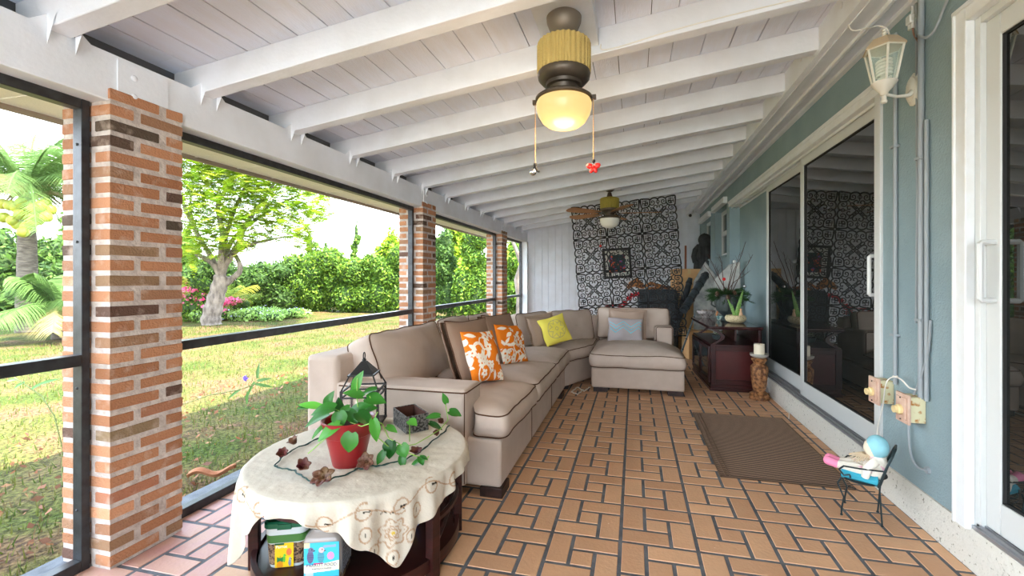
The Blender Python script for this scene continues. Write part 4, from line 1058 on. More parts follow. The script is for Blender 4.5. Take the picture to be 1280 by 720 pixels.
mb = MB(); mb.lathe([(0, 0), (.09, 0), (.13, .5), (.12, .52), (0, .5)], 24); mb.build('pot', M_green, t)
ml = MB(); mr = MB()
for i in range(26):
    a = rnd.uniform(0, 6.3); rr_ = rnd.uniform(0, .21); c = Vector((rr_*cos(a), rr_*sin(a)*.6, .60+rnd.uniform(0, .16)+.12*(rr_*cos(a)) ))
    ml.tube([(0, 0, .5), c], .004, 4)
    for k_ in range(6):
        b = k_*1.05+rnd.random(); leaf_mesh(mr, c, (cos(b), sin(b), .5), (0, -.3, 1), .07, .035, None)
for (x, z) in ((.17, .80), (.23, .88), (.29, .93), (.36, .95)):
    for k_ in range(6):
        b = k_*1.05; leaf_mesh(mr, (x, 0, z), (cos(b), -.3+sin(b)*.4, sin(b)*.7), (0, -1, .3), .055, .03, None)
ml.tube([(0, 0, .5), (.15, 0, .78), (.3, 0, .93), (.38, 0, .95)], .006, 6)
for i in range(30):
    a = rnd.uniform(0, 6.3); leaf_mesh(ml, (.1*cos(a), .05*sin(a), .56+rnd.uniform(0, .1)), (cos(a), sin(a), .6), (0, 0, 1), .09, .035, None)
mr.build('bracts', M_flr, t, ang=180); ml.build('foliage', M_fll, t, ang=180)
M_grill = mat('charcoal_cover', srgb(66, 74, 80), .6, col2=srgb(40, 46, 52), nscale=6, bump=.4)
a_ = onY(797, 390, 7.35); b_ = onY(846, 390, 7.35)
t = thing('covered_grill', 'dark grey covered cabinet behind the scroll panel, under the driftwood', 'cabinet', ((a_.x+b_.x)/2, 7.35, 0), 0)
w_ = (b_.x-a_.x)/2
mb = MB(); sqloft(mb, [(w_, .25, 0), (w_*1.02, .26, .4), (w_, .25, .95), (w_*.92, .2, 1.02)], .05); mb.build('cover', M_grill, t)
mb = MB(); mb.box(-w_*1.05, -.27, .55, w_*1.05, .27, .575); mb.build('strap', M_dark, t, bevel=.004)
M_drift = mat('orange_wood', srgb(196, 132, 76), .7, col2=srgb(150, 88, 44), nscale=8, bump=.4)
for i, (x, y, sx, lab) in enumerate(((795, 362, 1, 'orange-brown wooden fish shape, left of two on the grey covered cabinet'), (818, 361, 1.2, 'orange-brown curved driftwood, right of two on the grey covered cabinet'))):
    p = onY(x, 366, 7.3); t = thing('wood_carving', lab, 'ornament', (p.x, 7.3, 1.02)); mb = MB()
    if i == 0: mb.tube([(-.14, 0, .02), (-.08, 0, .08), (0, 0, .12), (.09, 0, .06), (.13, 0, .02)], [.02, .05, .075, .05, .015], 12, flat=.5); mb.tube([(0, 0, .12), (.03, 0, .2)], [.04, .008], 8, flat=.5)
    else: mb.tube([(-.18, 0, .03), (-.06, 0, .10), (.06, 0, .06), (.2, 0, .03), (.26, 0, .05)], [.015, .03, .035, .025, .01], 10); mb.tube([(-.1, 0, .02), (.1, 0, .02)], .02, 10)
    mb.build('carved_body', M_drift, t)

# =================================================================== STORED THINGS AT THE FAR RIGHT
M_card = mat('cardboard', srgb(212, 168, 116), .8, col2=srgb(194, 150, 100), nscale=5, bump=.1)
M_tape = mat('packing_tape', srgb(206, 176, 122), .3)
def carton(x, y, z, w_, d_, h_, rz, label):
    t = thing('cardboard_box', label, 'box', (x, y, z), R(rz), 'stacked cardboard boxes')
    mb = MB(); mb.box(-w_/2, -d_/2, 0, w_/2, d_/2, h_-.004); mb.box(-w_/2, -d_/2, h_-.004, -.001, d_/2, h_); mb.box(.001, -d_/2, h_-.004, w_/2, d_/2, h_); mb.build('carton', M_card, t, bevel=.003)
    mb = MB(); mb.box(-.025, -d_/2-.001, h_*.75, .025, d_/2+.001, h_+.001); mb.build('tape', M_tape, t, smooth=False)
carton(.80, 7.75, 0, .50, .40, .55, 6, 'lowest and largest cardboard box of the stack behind the black rolls')
carton(.78, 7.75, .55, .46, .38, .48, -4, 'middle cardboard box of the stack behind the black rolls')
carton(.86, 7.72, 1.03, .44, .38, .33, 8, 'top cardboard box of the stack, just below the black figure')
carton(.93, 6.95, 0, .36, .34, .42, 12, 'small cardboard box on the floor between the black rolls and the dark cabinet')
M_poly = mat('black_plastic_wrap', srgb(30, 34, 38), .3, col2=srgb(62, 70, 76), nscale=14, bump=.9, bscale=22, spec=.6)
def roll(label, p0, p1, r, m=M_poly, name='wrapped_roll', cat='roll', grp=None):
    p0, p1 = Vector(p0), Vector(p1); t = thing(name, label, cat, p0, 0, grp); d = p1-p0; n = 40
    mb = MB(); P = []; rr_ = []
    for i in range(n+1):
        u = i/n; P.append(d*u); rr_.append(r*.85*(1+.07*noise.noise(Vector((u*14, r*40, 1))))*(1 if u < .97 else .8))
    mb.tube(P, rr_, 14); mb.build('wrapping', m, t, ang=60)
    mb = MB()
    for u in (.1, .3, .5, .7, .93):
        c = d*u; T_ = d.normalized(); a = T_.orthogonal().normalized(); b = T_.cross(a); mb.tube([c+(a*cos(q)+b*sin(q))*r*.90 for q in np.linspace(0, 2*pi, 16)[:-1]], .006, 5, closed=True)
    mb.build('tie', M_dark, t)
    return t
def vtop(x, y, Y): return onY(x, y, Y)
roll('black plastic-wrapped roll, left of two, leaning by the cardboard boxes', (.52, 6.98, 0.06), vtop(863, 348, 7.35), .055, grp='black wrapped rolls')
roll('black plastic-wrapped roll, right of two, in front of the grey wrapped boards', (.66, 6.30, .75), vtop(883, 342, 6.75), .062, grp='black wrapped rolls')
t = roll('pale blue-grey metal pole leaning between chaise and dark cabinet', (.56, 6.10, .03), vtop(869, 392, 6.36), .014, mat('dull_metal', srgb(120, 134, 140), .4, metal=.5), 'metal_pole', 'pole')
M_plas = mat('cloudy_plastic', srgb(176, 176, 170), .35, col2=srgb(120, 124, 122), nscale=9, bump=.8, bscale=14)
def board(label, pts, y0, lean, thick, m):
    """outline given in the photograph at depth plane y0, thickness away from the camera"""
    P = [onY(x, y, y0) for x, y in pts]; b = P[0].copy(); b.z = min(p.z for p in P)
    t = thing('wrapped_board', label, 'board', b, 0, 'plastic-wrapped boards'); mb = MB(); n = len(P); v = []
    for off in (0, thick):
        for p in P: q = p-b; v.append((q.x, q.y+off+q.z*lean, q.z))
    mb.add(v, [tuple(range(n)), tuple(range(2*n-1, n-1, -1))]+[(i, i+n, (i+1) % n+n, (i+1) % n) for i in range(n)])
    mb.build('wrapped_sheet', m, t, bevel=.01, smooth=False)
    e = MB(); e.tube([(q[0], q[1]-.004, q[2]) for q in v[:n]], .006, 6, closed=True); e.build('edge_fold', M_plas, t)
board('grey plastic-wrapped board with pointed top, behind the right black roll', [(868, 470), (868, 352), (883, 327), (897, 347), (897, 470)], 6.95, .05, .06, M_plas)
board('pale plastic-wrapped board with slanted top, behind the urn of greenery', [(893, 460), (893, 350), (912, 331), (926, 327), (926, 460)], 6.45, .04, .05, mat('pale_sheet', srgb(206, 206, 198), .4, col2=srgb(150, 154, 152), nscale=5, bump=.5, bscale=12))
M_coat = mat('black_cloth', srgb(34, 36, 36), .8, col2=srgb(54, 56, 56), nscale=10, bump=.6, bscale=18)
p = onY(881, 338, 8.7)
t = thing('hanging_coat', 'black hooded coat hanging in the far corner above the boxes', 'coat', p, 0)
mb = MB(); hgt_ = onY(881, 292, 8.7).z-p.z
def coat(u, v):
    a = u*2*pi; z = v*hgt_
    if v < .62: r = .17-.02*v+.022*sin(a*9+v*3)+.012*sin(a*17)
    elif v < .74: r = .155-(v-.62)*.5
    else: r = .115*sqrt(max(.001, 1-((v-.83)/.175)**2))
    return (r*cos(a)*1.05, r*sin(a)*.6, z)
mb.grid(coat, 80, 40, cu=True); mb.build('coat_body', M_coat, t, ang=180)
for s in (-1, 1):
    mb = MB(); mb.tube([(s*.10, 0, hgt_*.68), (s*.17, -.01, hgt_*.55), (s*.20, -.02, hgt_*.38), (s*.17, -.04, hgt_*.22)], [.045, .055, .05, .055], 12); mb.build('sleeve', M_coat, t)
mb = MB(); mb.tube([(0, .02, hgt_*.98), (0, .06, hgt_*1.02), (0, .25, hgt_*1.02)], .008, 6); mb.build('hook', M_iron, t)
p = onY(857, 345, 8.6)
t = thing('wooden_stick', 'thin brown wooden stick standing upright in the far corner beside the black coat', 'stick', (p.x, 8.6, 0), 0)
mb = MB(); mb.box(-.018, -.012, 0, .018, .012, onY(858, 307, 8.6).z); mb.build('stick', mat('reddish_stick', srgb(132, 78, 54), .6), t, bevel=.003)
# security camera at the end of the fascia
p = onY(863, 271, 8.95)
t = thing('security_camera', 'small white security camera under the eave in the far right corner', 'camera', (1.12, 8.9, 2.535))
mb = MB(); mb.tube([(0, 0, 0), (0, 0, -.05), (-.03, -.04, -.08)], .012, 8); mb.build('bracket', M_trim, t)
mb = MB(); mb.tube([(.03, .06, -.06), (-.07, -.14, -.12)], .036, 14); mb.build('housing', M_trim, t)
mb = MB(); mb.tube([(-.068, -.136, -.119), (-.073, -.146, -.122)], .03, 14); mb.build('lens', M_dark, t)

# =================================================================== DARK CABINET
cb = thing('corner_cabinet', 'dark cherry media cabinet with glass doors and scrolled open shelf by the sliding door', 'cabinet', (0, 0, 0))
X0, X1, Y0c, Y1c = .80, 1.30, 4.93, 5.95
M_cab = mat('cherry_cabinet', srgb(62, 24, 23), .28, col2=srgb(42, 15, 16), nscale=5, stretch=(1, 1, 6), spec=.6)
fp = [(X0, Y0c), (X1, Y0c), (X1, Y1c), (X0-.05, Y1c)]
def offp(k_): return [(X0-k_, Y0c-k_), (X1+k_*.3, Y0c-k_), (X1+k_*.3, Y1c+k_), (X0-.05-k_, Y1c+k_)]
mb = MB(); mb.prism(offp(.012), 0, .035); mb.prism(offp(.004), .035, .07); mb.build('plinth', M_cab, cb, bevel=.004)
mb = MB(); mb.prism(offp(.025), .668, .69); mb.prism(offp(.012), .655, .668); mb.build('top', mat('cabinet_top', srgb(52, 24, 24), .12, spec=.7), cb, bevel=.004)
mb = MB(); mb.prism(offp(.004), .475, .495); mb.build('shelf', M_cab, cb, bevel=.003)
mb = MB(); mb.box(X0, Y0c, .07, X0+.05, Y0c+.025, .475); mb.box(X1-.05, Y0c, .07, X1, Y0c+.025, .475); mb.box(X0+.05, Y0c, .425, X1-.05, Y0c+.025, .475); mb.box(X0+.05, Y0c, .07, X1-.05, Y0c+.025, .12); mb.build('side_panel', M_cab, cb, bevel=.004)
mb = MB(); mb.box(X0+.05, Y0c+.012, .12, X1-.05, Y0c+.022, .425); mb.build('inset_panel', mat('cherry_inset', srgb(78, 27, 26), .3, col2=srgb(66, 22, 22), nscale=5, spec=.6), cb)
mb = MB(); mb.box(X1-.012, Y0c, .07, X1, Y1c, .655); mb.box(X1-.2, Y0c+.3, .495, X1-.18, Y1c, .655); mb.build('back_panel', M_cab, cb)
mb = MB(); mb.box(X0, Y1c-.02, .07, X1, Y1c, .475); mb.build('side_panel', M_cab, cb)
for yy in (Y0c+.01, Y1c-.04):
    mb = MB(); P = []
    for i in range(19):
        u = i/18; P.append((.025+.065*sin(pi*u)**.8, u))
    poly = [(-.0, .495)]+[(0+q[0], .495+.16*q[1]) for q in P]+[(0, .655)]
    v = [(X0+.0+.0, yy, .495)]; 
    pts = [(X0, .495)]+[(X0+.10*sin(pi*u/18*1), .495+.16*u/18) for u in range(19)][1:-1]+[(X0, .655), (X0+.06, .655)]+[(X0+.04+.10*sin(pi*u/18), .495+.16*u/18) for u in range(18, -1, -1)][1:-1]+[(X0+.05, .495)]
    n = len(pts); v = [(a, yy, b) for a, b in pts]+[(a, yy+.03, b) for a, b in pts]
    mb.add(v, [tuple(range(n)), tuple(range(2*n-1, n-1, -1))]+[(i, i+n, (i+1) % n+n, (i+1) % n) for i in range(n)]); mb.build('scroll_bracket', M_cab, cb, smooth=False)
def facept(u): return Vector((X0, Y0c, 0)).lerp(Vector((X0-.05, Y1c, 0)), u)
for (u0, u1) in ((.03, .49), (.51, .97)):
    a, b = facept(u0), facept(u1); d = (b-a); Ld = d.length; d.normalize(); Md = Matrix(((d.x, -d.y, 0, a.x), (d.y, d.x, 0, a.y), (0, 0, 1, 0), (0, 0, 0, 1)))
    mb = MB(); mb.box(0, -.002, .075, .04, .02, .47, M=Md); mb.box(Ld-.04, -.002, .075, Ld, .02, .47, M=Md); mb.box(.04, -.002, .43, Ld-.04, .02, .47, M=Md); mb.box(.04, -.002, .075, Ld-.04, .02, .115, M=Md)
    o = mb.build('door', M_cab, cb, bevel=.003)
    mb = MB(); mb.box(.04, .006, .115, Ld-.04, .01, .43, M=Md); mb.build('glass', mat('cabinet_glass', (.02, .03, .03), .03, ior=1.5), o, smooth=False)
    mb = MB(); mb.ball((Ld-.05 if u0 < .1 else .05, .03, .29), .009, 10, 6, M=Md); mb.build('knob', M_bronze, o)
mb = MB(); mb.box(X1-.03, Y0c+.0, .495, X1, Y0c+.025, .655); mb.build('post', M_cab, cb, bevel=.003)
CT = .692
# items on the cabinet
M_ceramic = mat('speckled_ceramic', srgb(214, 198, 158), .4, col2=srgb(160, 140, 100), nscale=80, ramp=(.5, .65), bump=.2)
p = onZ(921, 404, CT); p.y += .06
t = thing('bowl_planter', 'low cream speckled bowl with a snake plant on the front of the dark cabinet', 'potted plant', (p.x, p.y, CT))
mb = MB(); mb.lathe([(0, 0), (.055, 0), (.09, .012), (.113, .04), (.114, .062), (.10, .085), (.092, .088), (.088, .08), (.09, .06), (0, .06)], 36); mb.build('bowl', M_ceramic, t)
mb = MB(); mb.lathe([(0, .078), (.091, .074)], 24); mb.build('soil', M_soil, t)
M_snake = mat('snake_leaf', srgb(92, 150, 76), .45, col2=srgb(150, 186, 96), nscale=10, stretch=(3, 3, 14))
for (dx, dz, tx, wd_) in ((0, .20, -.085, .018), (.005, .30, .07, .024), (.01, .17, .02, .02), (-.01, .14, -.03, .016)):
    mb = MB(); pts = []; f = []
    for i in range(9):
        u = i/8; w_ = wd_*(1-u**2.2)+.001
        for kx in (-1, 0, 1): pts.append((dx+tx*u+kx*w_, .006*(kx == 0)-.01*u, .07+dz*u))
    for i in range(8):
        for kx in (0, 1): f.append((i*3+kx, i*3+kx+1, i*3+kx+4, i*3+kx+3))
    mb.add(pts, f); o = mb.build('leaf', M_snake, t, ang=180); sm = o.modifiers.new('t', 'SOLIDIFY'); sm.thickness = .003
t = thing('figurine', 'small pink-beige figurine beside the snake plant', 'figurine', (p.x+.055, p.y-.005, CT+.06), 0)
mb = MB(); mb.lathe([(0, 0), (.02, 0), (.022, .03), (.012, .07), (.008, .08), (0, .08)], 16); mb.ball((0, 0, .092), .014, 12, 8); mb.build('body', mat('beige_figure', srgb(216, 176, 140), .5), t)
p = onZ(883, 397, CT); p.y += .05
t = thing('glass_bowl', 'cut glass bowl full of shells at the left end of the dark cabinet top', 'bowl', (max(p.x, .86), p.y, CT))
M_cut = mat('cut_glass', srgb(196, 190, 186), .1, spec=.8, bump=1, bscale=40, col2=srgb(120, 110, 108), nscale=30)
mb = MB(); mb.lathe([(0, 0), (.045, 0), (.05, .01), (.105, .055), (.118, .09), (.112, .088), (.09, .05), (0, .045)], 32, ripple=lambda k, z: .03 if k % 2 else 0); mb.build('bowl', M_cut, t, ang=10)
mb = MB()
for i in range(26): a = rnd.uniform(0, 6.3); r_ = rnd.uniform(0, .085); mb.ball((r_*cos(a), r_*sin(a), .068+rnd.uniform(0, .025)), rnd.uniform(.012, .02), 8, 5, (1, rnd.uniform(.6, 1), .6))
mb.build('shells', mat('shell_mix', srgb(190, 176, 166), .4, col2=srgb(120, 100, 92), nscale=30), t)
p = onZ(902, 400, CT); p.y += .03
t = thing('basket', 'tiny wicker basket with round handle between the glass bowl and the cream planter', 'basket', (p.x, p.y, CT))
mb = MB(); mb.lathe([(0, 0), (.05, 0), (.06, .05), (.056, .052), (.05, .01), (0, .01)], 24); mb.build('basket_body', mat('patterned_cloth', srgb(180, 190, 176), .8, col2=srgb(70, 110, 110), nscale=40, ramp=(.45, .55)), t)
mb = MB(); mb.tube([(.052*cos(a), 0, .05+.075*sin(a)) for a in np.linspace(0, pi, 20)], .012, 10); mb.build('handle', mat('wicker', srgb(190, 130, 86), .7, bump=.6, bscale=80), t)
t = thing('figurine', 'small grey-white animal figurine beside the tiny wicker basket', 'figurine', (p.x+.07, p.y-.03, CT), 0)
mb = MB(); mb.ball((0, 0, .03), .022, 12, 8, (1.3, .8, 1)); mb.ball((.02, 0, .06), .014, 12, 8)
for s in (-.018, .018): mb.tube([(s, 0, .02), (s, 0, 0)], .006, 6)
mb.build('body', mat('grey_figure', srgb(170, 160, 146), .6, col2=srgb(120, 90, 70), nscale=30), t)
p = onZ(909, 392, CT); ux, uy = p.x, p.y+.16
t = thing('urn_arrangement', 'dark ribbed urn holding pine greenery, pine cones and bare twigs on the cabinet', 'arrangement', (1.09, 5.60, CT))
M_urn = mat('dark_green_urn', srgb(46, 56, 56), .45, col2=srgb(70, 78, 76), nscale=10)
mb = MB(); mb.lathe([(0, 0), (.07, 0), (.075, .015), (.04, .04), (.05, .06), (.11, .12), (.135, .2), (.13, .29), (.145, .30), (.148, .315), (.13, .318), (0, .30)], 72, ripple=lambda k, z: (.05 if (k//3) % 2 else 0) if .05 < z < .295 else 0); mb.build('urn', M_urn, t, ang=25)
for s in (-1, 1): mb = MB(); mb.tube([(s*.125, 0, .28), (s*.17, 0, .25), (s*.175, 0, .19), (s*.13, 0, .16)], .01, 8); mb.build('urn_handle', M_urn, t)
M_pine = mat('pine_needles', srgb(40, 78, 44), .6, attr=True)
mb = MB()
for i in range(120):
    a = rnd.uniform(0, 6.3); el = rnd.uniform(-.2, 1.1); L_ = rnd.uniform(.12, .24); d = Vector((cos(a)*cos(el)*1.3, sin(a)*cos(el), sin(el)*.75)); b0 = Vector((0, 0, .30)); 
    for j in range(16):
        q = b0+d*L_*(j/16)+Vector((0, 0, -.06*(j/16)**2))
        for s in range(4):
            nd = (d+Vector((rnd.uniform(-1, 1), rnd.uniform(-1, 1), rnd.uniform(-1, 1)))*.8).normalized()*.045; sd = nd.orthogonal().normalized()*.0028
            g = rnd.uniform(.6, 1.2); mb.add([q-sd, q+sd, q+nd], [(0, 1, 2)], tuple(c_*g for c_ in srgb(56, 92, 50)))
o = mb.build('greenery', M_pine, t, smooth=False); o['kind'] = 'stuff'
M_cone = mat('pine_cone', srgb(110, 84, 66), .8, col2=srgb(190, 176, 160), nscale=40, ramp=(.55, .65))
for (x, y, z) in ((-.13, -.10, .33), (-.02, -.16, .29), (.06, -.12, .34)):
    mb = MB()
    for i in range(7):
        for j in range(8):
            a = j*pi/4+i*.4; rr_ = .036*sin(pi*(i+1)/8); zz = -.03+.0095*i; mb.add([(x+rr_*.4*cos(a), y+rr_*.4*sin(a), z+zz), (x+rr_*cos(a-.35), y+rr_*sin(a-.35), z+zz-.006), (x+rr_*cos(a+.35), y+rr_*sin(a+.35), z+zz-.006), (x+rr_*.4*cos(a), y+rr_*.4*sin(a), z+zz-.008)], [(0, 1, 2), (3, 2, 1)])
    mb.ball((x, y, z), .02, 8, 6, (1, 1, 1.4)); mb.build('pine_cone', M_cone, t, smooth=False)
M_twig = mat('bare_twig', srgb(86, 62, 54), .8)
O_ = Vector(t.location)
for (x, y) in ((932, 302), (941, 318), (925, 315), (899, 318), (884, 318), (880, 332), (938, 338), (915, 325), (893, 330)):
    tip = onY(x, y, t.location.y+rnd.uniform(-.05, .05))-O_; mb = MB(); b0 = Vector((rnd.uniform(-.04, .04), 0, .29)); m_ = b0.lerp(tip, .5)+Vector((rnd.uniform(-.04, .04), rnd.uniform(-.04, .04), .02))
    P = [b0, b0.lerp(m_, .5), m_, m_.lerp(tip, .5)+Vector((.01, 0, 0)), tip]; mb.tube(P, [.005, .0045, .004, .003, .0015], 6)
    for q in (.4, .6, .8):
        c = m_.lerp(tip, q); mb.tube([c, c+Vector((rnd.uniform(-.05, .05), 0, .06))], [.002, .0008], 5)
    mb.build('twig', M_twig, t)
for (x, y, c_) in ((931, 358, M_silver), (918, 327, M_trim), (905, 349, M_redpl)):
    q = onY(x, y, t.location.y-.14)-O_; mb = MB(); mb.ball(q, .02, 14, 8); mb.build('bauble', c_, t)
# shelf item under the top
t = thing('shelf_ornament', 'grey ornament heap on the open shelf of the dark cabinet', 'ornament', (.95, 5.35, .497))
mb = MB(); mb.lathe([(0, 0), (.06, 0), (.075, .05), (.07, .055), (0, .05)], 20); mb.build('dish', M_urn, t)
mb = MB()
for i in range(16): a = rnd.uniform(0, 6.3); r_ = rnd.uniform(0, .06); mb.ball((r_*cos(a), r_*sin(a), .06+rnd.uniform(0, .04)), .018, 8, 5, (1, .7, .6))
mb.build('pebbles', mat('pebble_mix', srgb(150, 150, 130), .6, col2=srgb(70, 74, 60), nscale=30), t)
# ---- carved candle pedestal
M_carv = mat('carved_brown_resin', srgb(168, 118, 74), .5, col2=srgb(92, 56, 34), nscale=35, ramp=(.4, .6), bump=1, bscale=45)
p = onZ(949, 496, 0)
t = thing('candle_pedestal', 'carved brown fluted pedestal candle holder on the floor beside the cabinet', 'candle holder', (1.215, 4.70, 0))
mb = MB(); mb.lathe([(0, 0), (.092, 0), (.095, .02), (.085, .035), (.09, .05), (.07, .065), (.052, .08), (.056, .10), (.062, .14), (.070, .22), (.076, .29), (.074, .32), (.058, .345), (.05, .355), (.058, .37), (.07, .385), (.074, .40), (.06, .41), (0, .41)], 64, ripple=lambda k, z: .07*(1 if (k//4) % 2 else 0) if .09 < z < .335 else (.05*sin(k*pi/4) if z < .06 else 0)); mb.build('column', M_carv, t, ang=30)
mb = MB(); mb.lathe([(0, .41), (.05, .41), (.078, .425), (.086, .44), (.086, .452), (.078, .452), (.07, .445), (0, .445)], 36); mb.build('dish', mat('grey_dish', srgb(176, 172, 162), .6), t)
t = thing('candle', 'ivory pillar candle on top of the carved brown pedestal', 'candle', (1.215, 4.70, .4455))
mb = MB(); mb.lathe([(0, 0), (.049, 0), (.05, .004), (.05, .098), (.046, .102), (.03, .098), (0, .097)], 32); mb.build('wax', M_wax, t)
mb = MB(); mb.tube([(0, 0, .095), (.002, 0, .112)], .0015, 5); mb.build('wick', M_dark, t)
# ---- white cord from the cabinet along the curb
M_cordw = mat('white_cord', srgb(226, 222, 212), .5)
P = [(958, 478, .12), (963, 490, .05), (972, 491, .01), (977, 504, .008), (984, 511, .006), (990, 517, .006), (986, 523, .006)]
mb = MB(); Q = [onZ(x, y, z) for x, y, z in P]; Q = [Vector((min(q.x, 1.335), q.y, max(q.z, .006))) for q in Q]; QQ = []
for i in range(len(Q)-1):
    for j in range(5): QQ.append(Q[i].lerp(Q[i+1], j/5))
mb.tube(QQ+[Q[-1]], .005, 6); o = mb.build('power_cord', M_cordw); tag(o, 'white power cord lying on the floor against the curb beyond the mat', 'cord')
P = [onZ(x, y, .012) for x, y in ((738, 484), (730, 489), (722, 484), (714, 490), (722, 493), (731, 486))]
mb = MB(); QQ = []
for i in range(len(P)-1):
    for j in range(5): QQ.append(P[i].lerp(P[i+1], j/5)+Vector((0, .01*sin(j*2), .004*(j % 2))))
mb.tube(QQ, .006, 6); o = mb.build('power_cord', M_cordw); tag(o, 'small white cord coiled on the floor in the gap left of the chaise', 'cord')
# ---- mat
M_mat = mat('brown_ribbed_mat', srgb(50, 38, 30), .85, col2=srgb(40, 30, 24), nscale=20)
mx0, mx1, my0, my1 = .505, 1.225, 2.79, 4.055
o = thing('doormat', 'brown ribbed rubber mat on the tiles in front of the sliding door', 'mat', ((mx0+mx1)/2, (my0+my1)/2, .001))
a, b = (mx1-mx0)/2, (my1-my0)/2
mb = MB(); mb.box(-a, -b, 0, a, b, .004); mb.build('base', M_mat, o)
mb = MB(); y_ = -b+.01
while y_ < b-.008: mb.add([(-a+.004, y_, .0035), (a-.004, y_, .0035), (a-.004, y_+.004, .0062), (-a+.004, y_+.004, .0062), (a-.004, y_+.008, .0035), (-a+.004, y_+.008, .0035)], [(0, 1, 2, 3), (3, 2, 4, 5), (1, 4, 2), (0, 3, 5)]); y_ += .021
mb.build('ribs', mat('brown_ribs', srgb(150, 122, 100), .8), o, smooth=False)['kind'] = 'stuff'
mb = MB()
for s in (-a+.03, -a+.055): mb.box(s, -b+.01, .003, s+.005, b-.01, .010)
mb.box(-a, -b, 0, a, -b+.008, .009); mb.box(-a, b-.008, 0, a, b, .009); mb.box(-a, -b, 0, -a+.006, b, .009); mb.box(a-.006, -b, 0, a, b, .009)
mb.build('border', mat('brown_border', srgb(106, 84, 66), .8), o)
# ---- crumbs on the floor (dried leaves)
mb = MB()
for i in range(70):
    x = rnd.uniform(-.6, 1.3); y = rnd.uniform(1.6, 6); a = rnd.uniform(0, 6.3); s = rnd.uniform(.002, .006); mb.add([(x, y, .0015), (x+s*cos(a), y+s*sin(a), .003), (x+s*cos(a+2), y+s*sin(a+2), .0025)], [(0, 1, 2)])
o = mb.build('floor_crumbs', mat('pale_crumb', srgb(206, 190, 166), .8), smooth=False); tag(o, 'scattered pale crumbs and petals on the tiles', 'debris', kind='stuff')

# =================================================================== DOLL ON A TINY WIRE CHAIR
q1, q2, q3, q4 = Vector((1.023, 2.48, 0)), Vector((1.165, 2.405, 0)), Vector((1.095, 2.617, 0)), Vector((1.215, 2.55, 0))
ctr = (q1+q2+q3+q4)/4
ca = thing('doll_chair', 'tiny dark wire chair on the tiles by the curb, seating a stuffed doll', 'chair', ctr)
M_wire = mat('dark_wire', srgb(44, 58, 62), .4, metal=.5)
fwd = ((q1+q3)-(q2+q4)).normalized(); sd = Vector((-fwd.y, fwd.x, 0)); sh = .185
def LP(f_, s_, z_): return fwd*f_+sd*s_+Vector((0, 0, z_))
W2, D2 = .075, .08
for (q, fr) in ((q1, 1), (q3, 1), (q2, 0), (q4, 0)):
    b = q-ctr; s_ = 1 if b.dot(sd) > 0 else -1; top_ = LP(D2*(1 if fr else -1)*.95, s_*W2*.85, sh); mb = MB()
    if fr: P = [b+Vector((0, 0, .004)), b+Vector((0, 0, .03)), b.lerp(top_, .5)+fwd*-.01+Vector((0, 0, 0)), top_+fwd*.016+Vector((0, 0, -.03)), top_]
    else: P = [b+Vector((0, 0, .004)), b.lerp(top_, .4), top_]
    Pm = []
    for i in range(len(P)-1):
        for j in range(4): Pm.append(P[i].lerp(P[i+1], j/4))
    mb.tube(Pm+[P[-1]], .0042, 6); mb.ball(b+Vector((0, 0, .004)), .0075, 8, 5, (1, 1, .6)); mb.build('leg', M_wire, ca)
mb = MB(); mb.tube([LP(D2*cos(a), W2*sin(a)*1.05, sh) for a in np.linspace(0, 2*pi, 30)[:-1]], .005, 6, closed=True)
for s in np.linspace(-.06, .06, 6): mb.tube([LP(-.06, s, sh), LP(.06, s, sh)], .002, 5)
for s in (-1, 1): mb.tube([LP(-.06, s*.06, sh-.03), LP(0, s*.06, sh-.045), LP(.06, s*.06, sh-.03)], .0025, 5)
mb.build('seat', M_wire, ca)
mb = MB(); bh = .375-sh; mb.tube([LP(-D2*.9, -W2, sh), LP(-D2-.02, -W2*1.02, sh+bh*.5), LP(-D2-.045, -W2*.9, sh+bh*.85), LP(-D2-.055, -W2*.45, sh+bh), LP(-D2-.055, W2*.45, sh+bh), LP(-D2-.045, W2*.9, sh+bh*.85), LP(-D2-.02, W2*1.02, sh+bh*.5), LP(-D2*.9, W2, sh)], .005, 8)
for s in (-.035, 0, .035): mb.tube([LP(-D2, s, sh), LP(-D2-.052, s*.8, sh+bh*.97)], .003, 6)
mb.build('backrest', M_wire, ca)
for s in (-1, 1):
    mb = MB(); P = [LP(-D2-.02, s*W2, sh+.085), LP(0, s*(W2+.012), sh+.075), LP(D2*.8, s*(W2+.01), sh+.07), LP(D2*1.05, s*W2, sh+.045), LP(D2*.8, s*W2, sh+.02), LP(D2*.5, s*W2, sh+.03), LP(D2*.45, s*W2, sh+.01)]
    Pm = []
    for i in range(len(P)-1):
        for j in range(4): Pm.append(P[i].lerp(P[i+1], j/4))
    mb.tube(Pm, .004, 6); mb.build('armrest', M_wire, ca)
dl = thing('stuffed_doll', 'slumped cloth doll in pale flowered dress and blue cap on the tiny wire chair', 'doll', ctr+Vector((0, 0, sh)))
M_dress = mat('flowered_dress', srgb(232, 226, 212), .9, col2=srgb(226, 176, 190), nscale=26, ramp=(.60, .66), bump=.4, bscale=60)
M_bluec = mat('pale_blue_cloth', srgb(150, 208, 218), .8, col2=srgb(132, 190, 204), nscale=8, bump=.4)
M_teal = mat('teal_cushion', srgb(52, 160, 184), .7); M_pink = mat('pink_shoe', srgb(240, 140, 176), .6)
def LD(f_, s_, z_): return fwd*f_+sd*s_+Vector((0, 0, z_))
mb = MB(); mb.tube([LD(.078, 0, .016), LD(-.07, 0, .016)], [.03, .034], 14, flat=2.0); mb.build('cushion', M_teal, ca, loc=Vector((0, 0, sh-.0)))
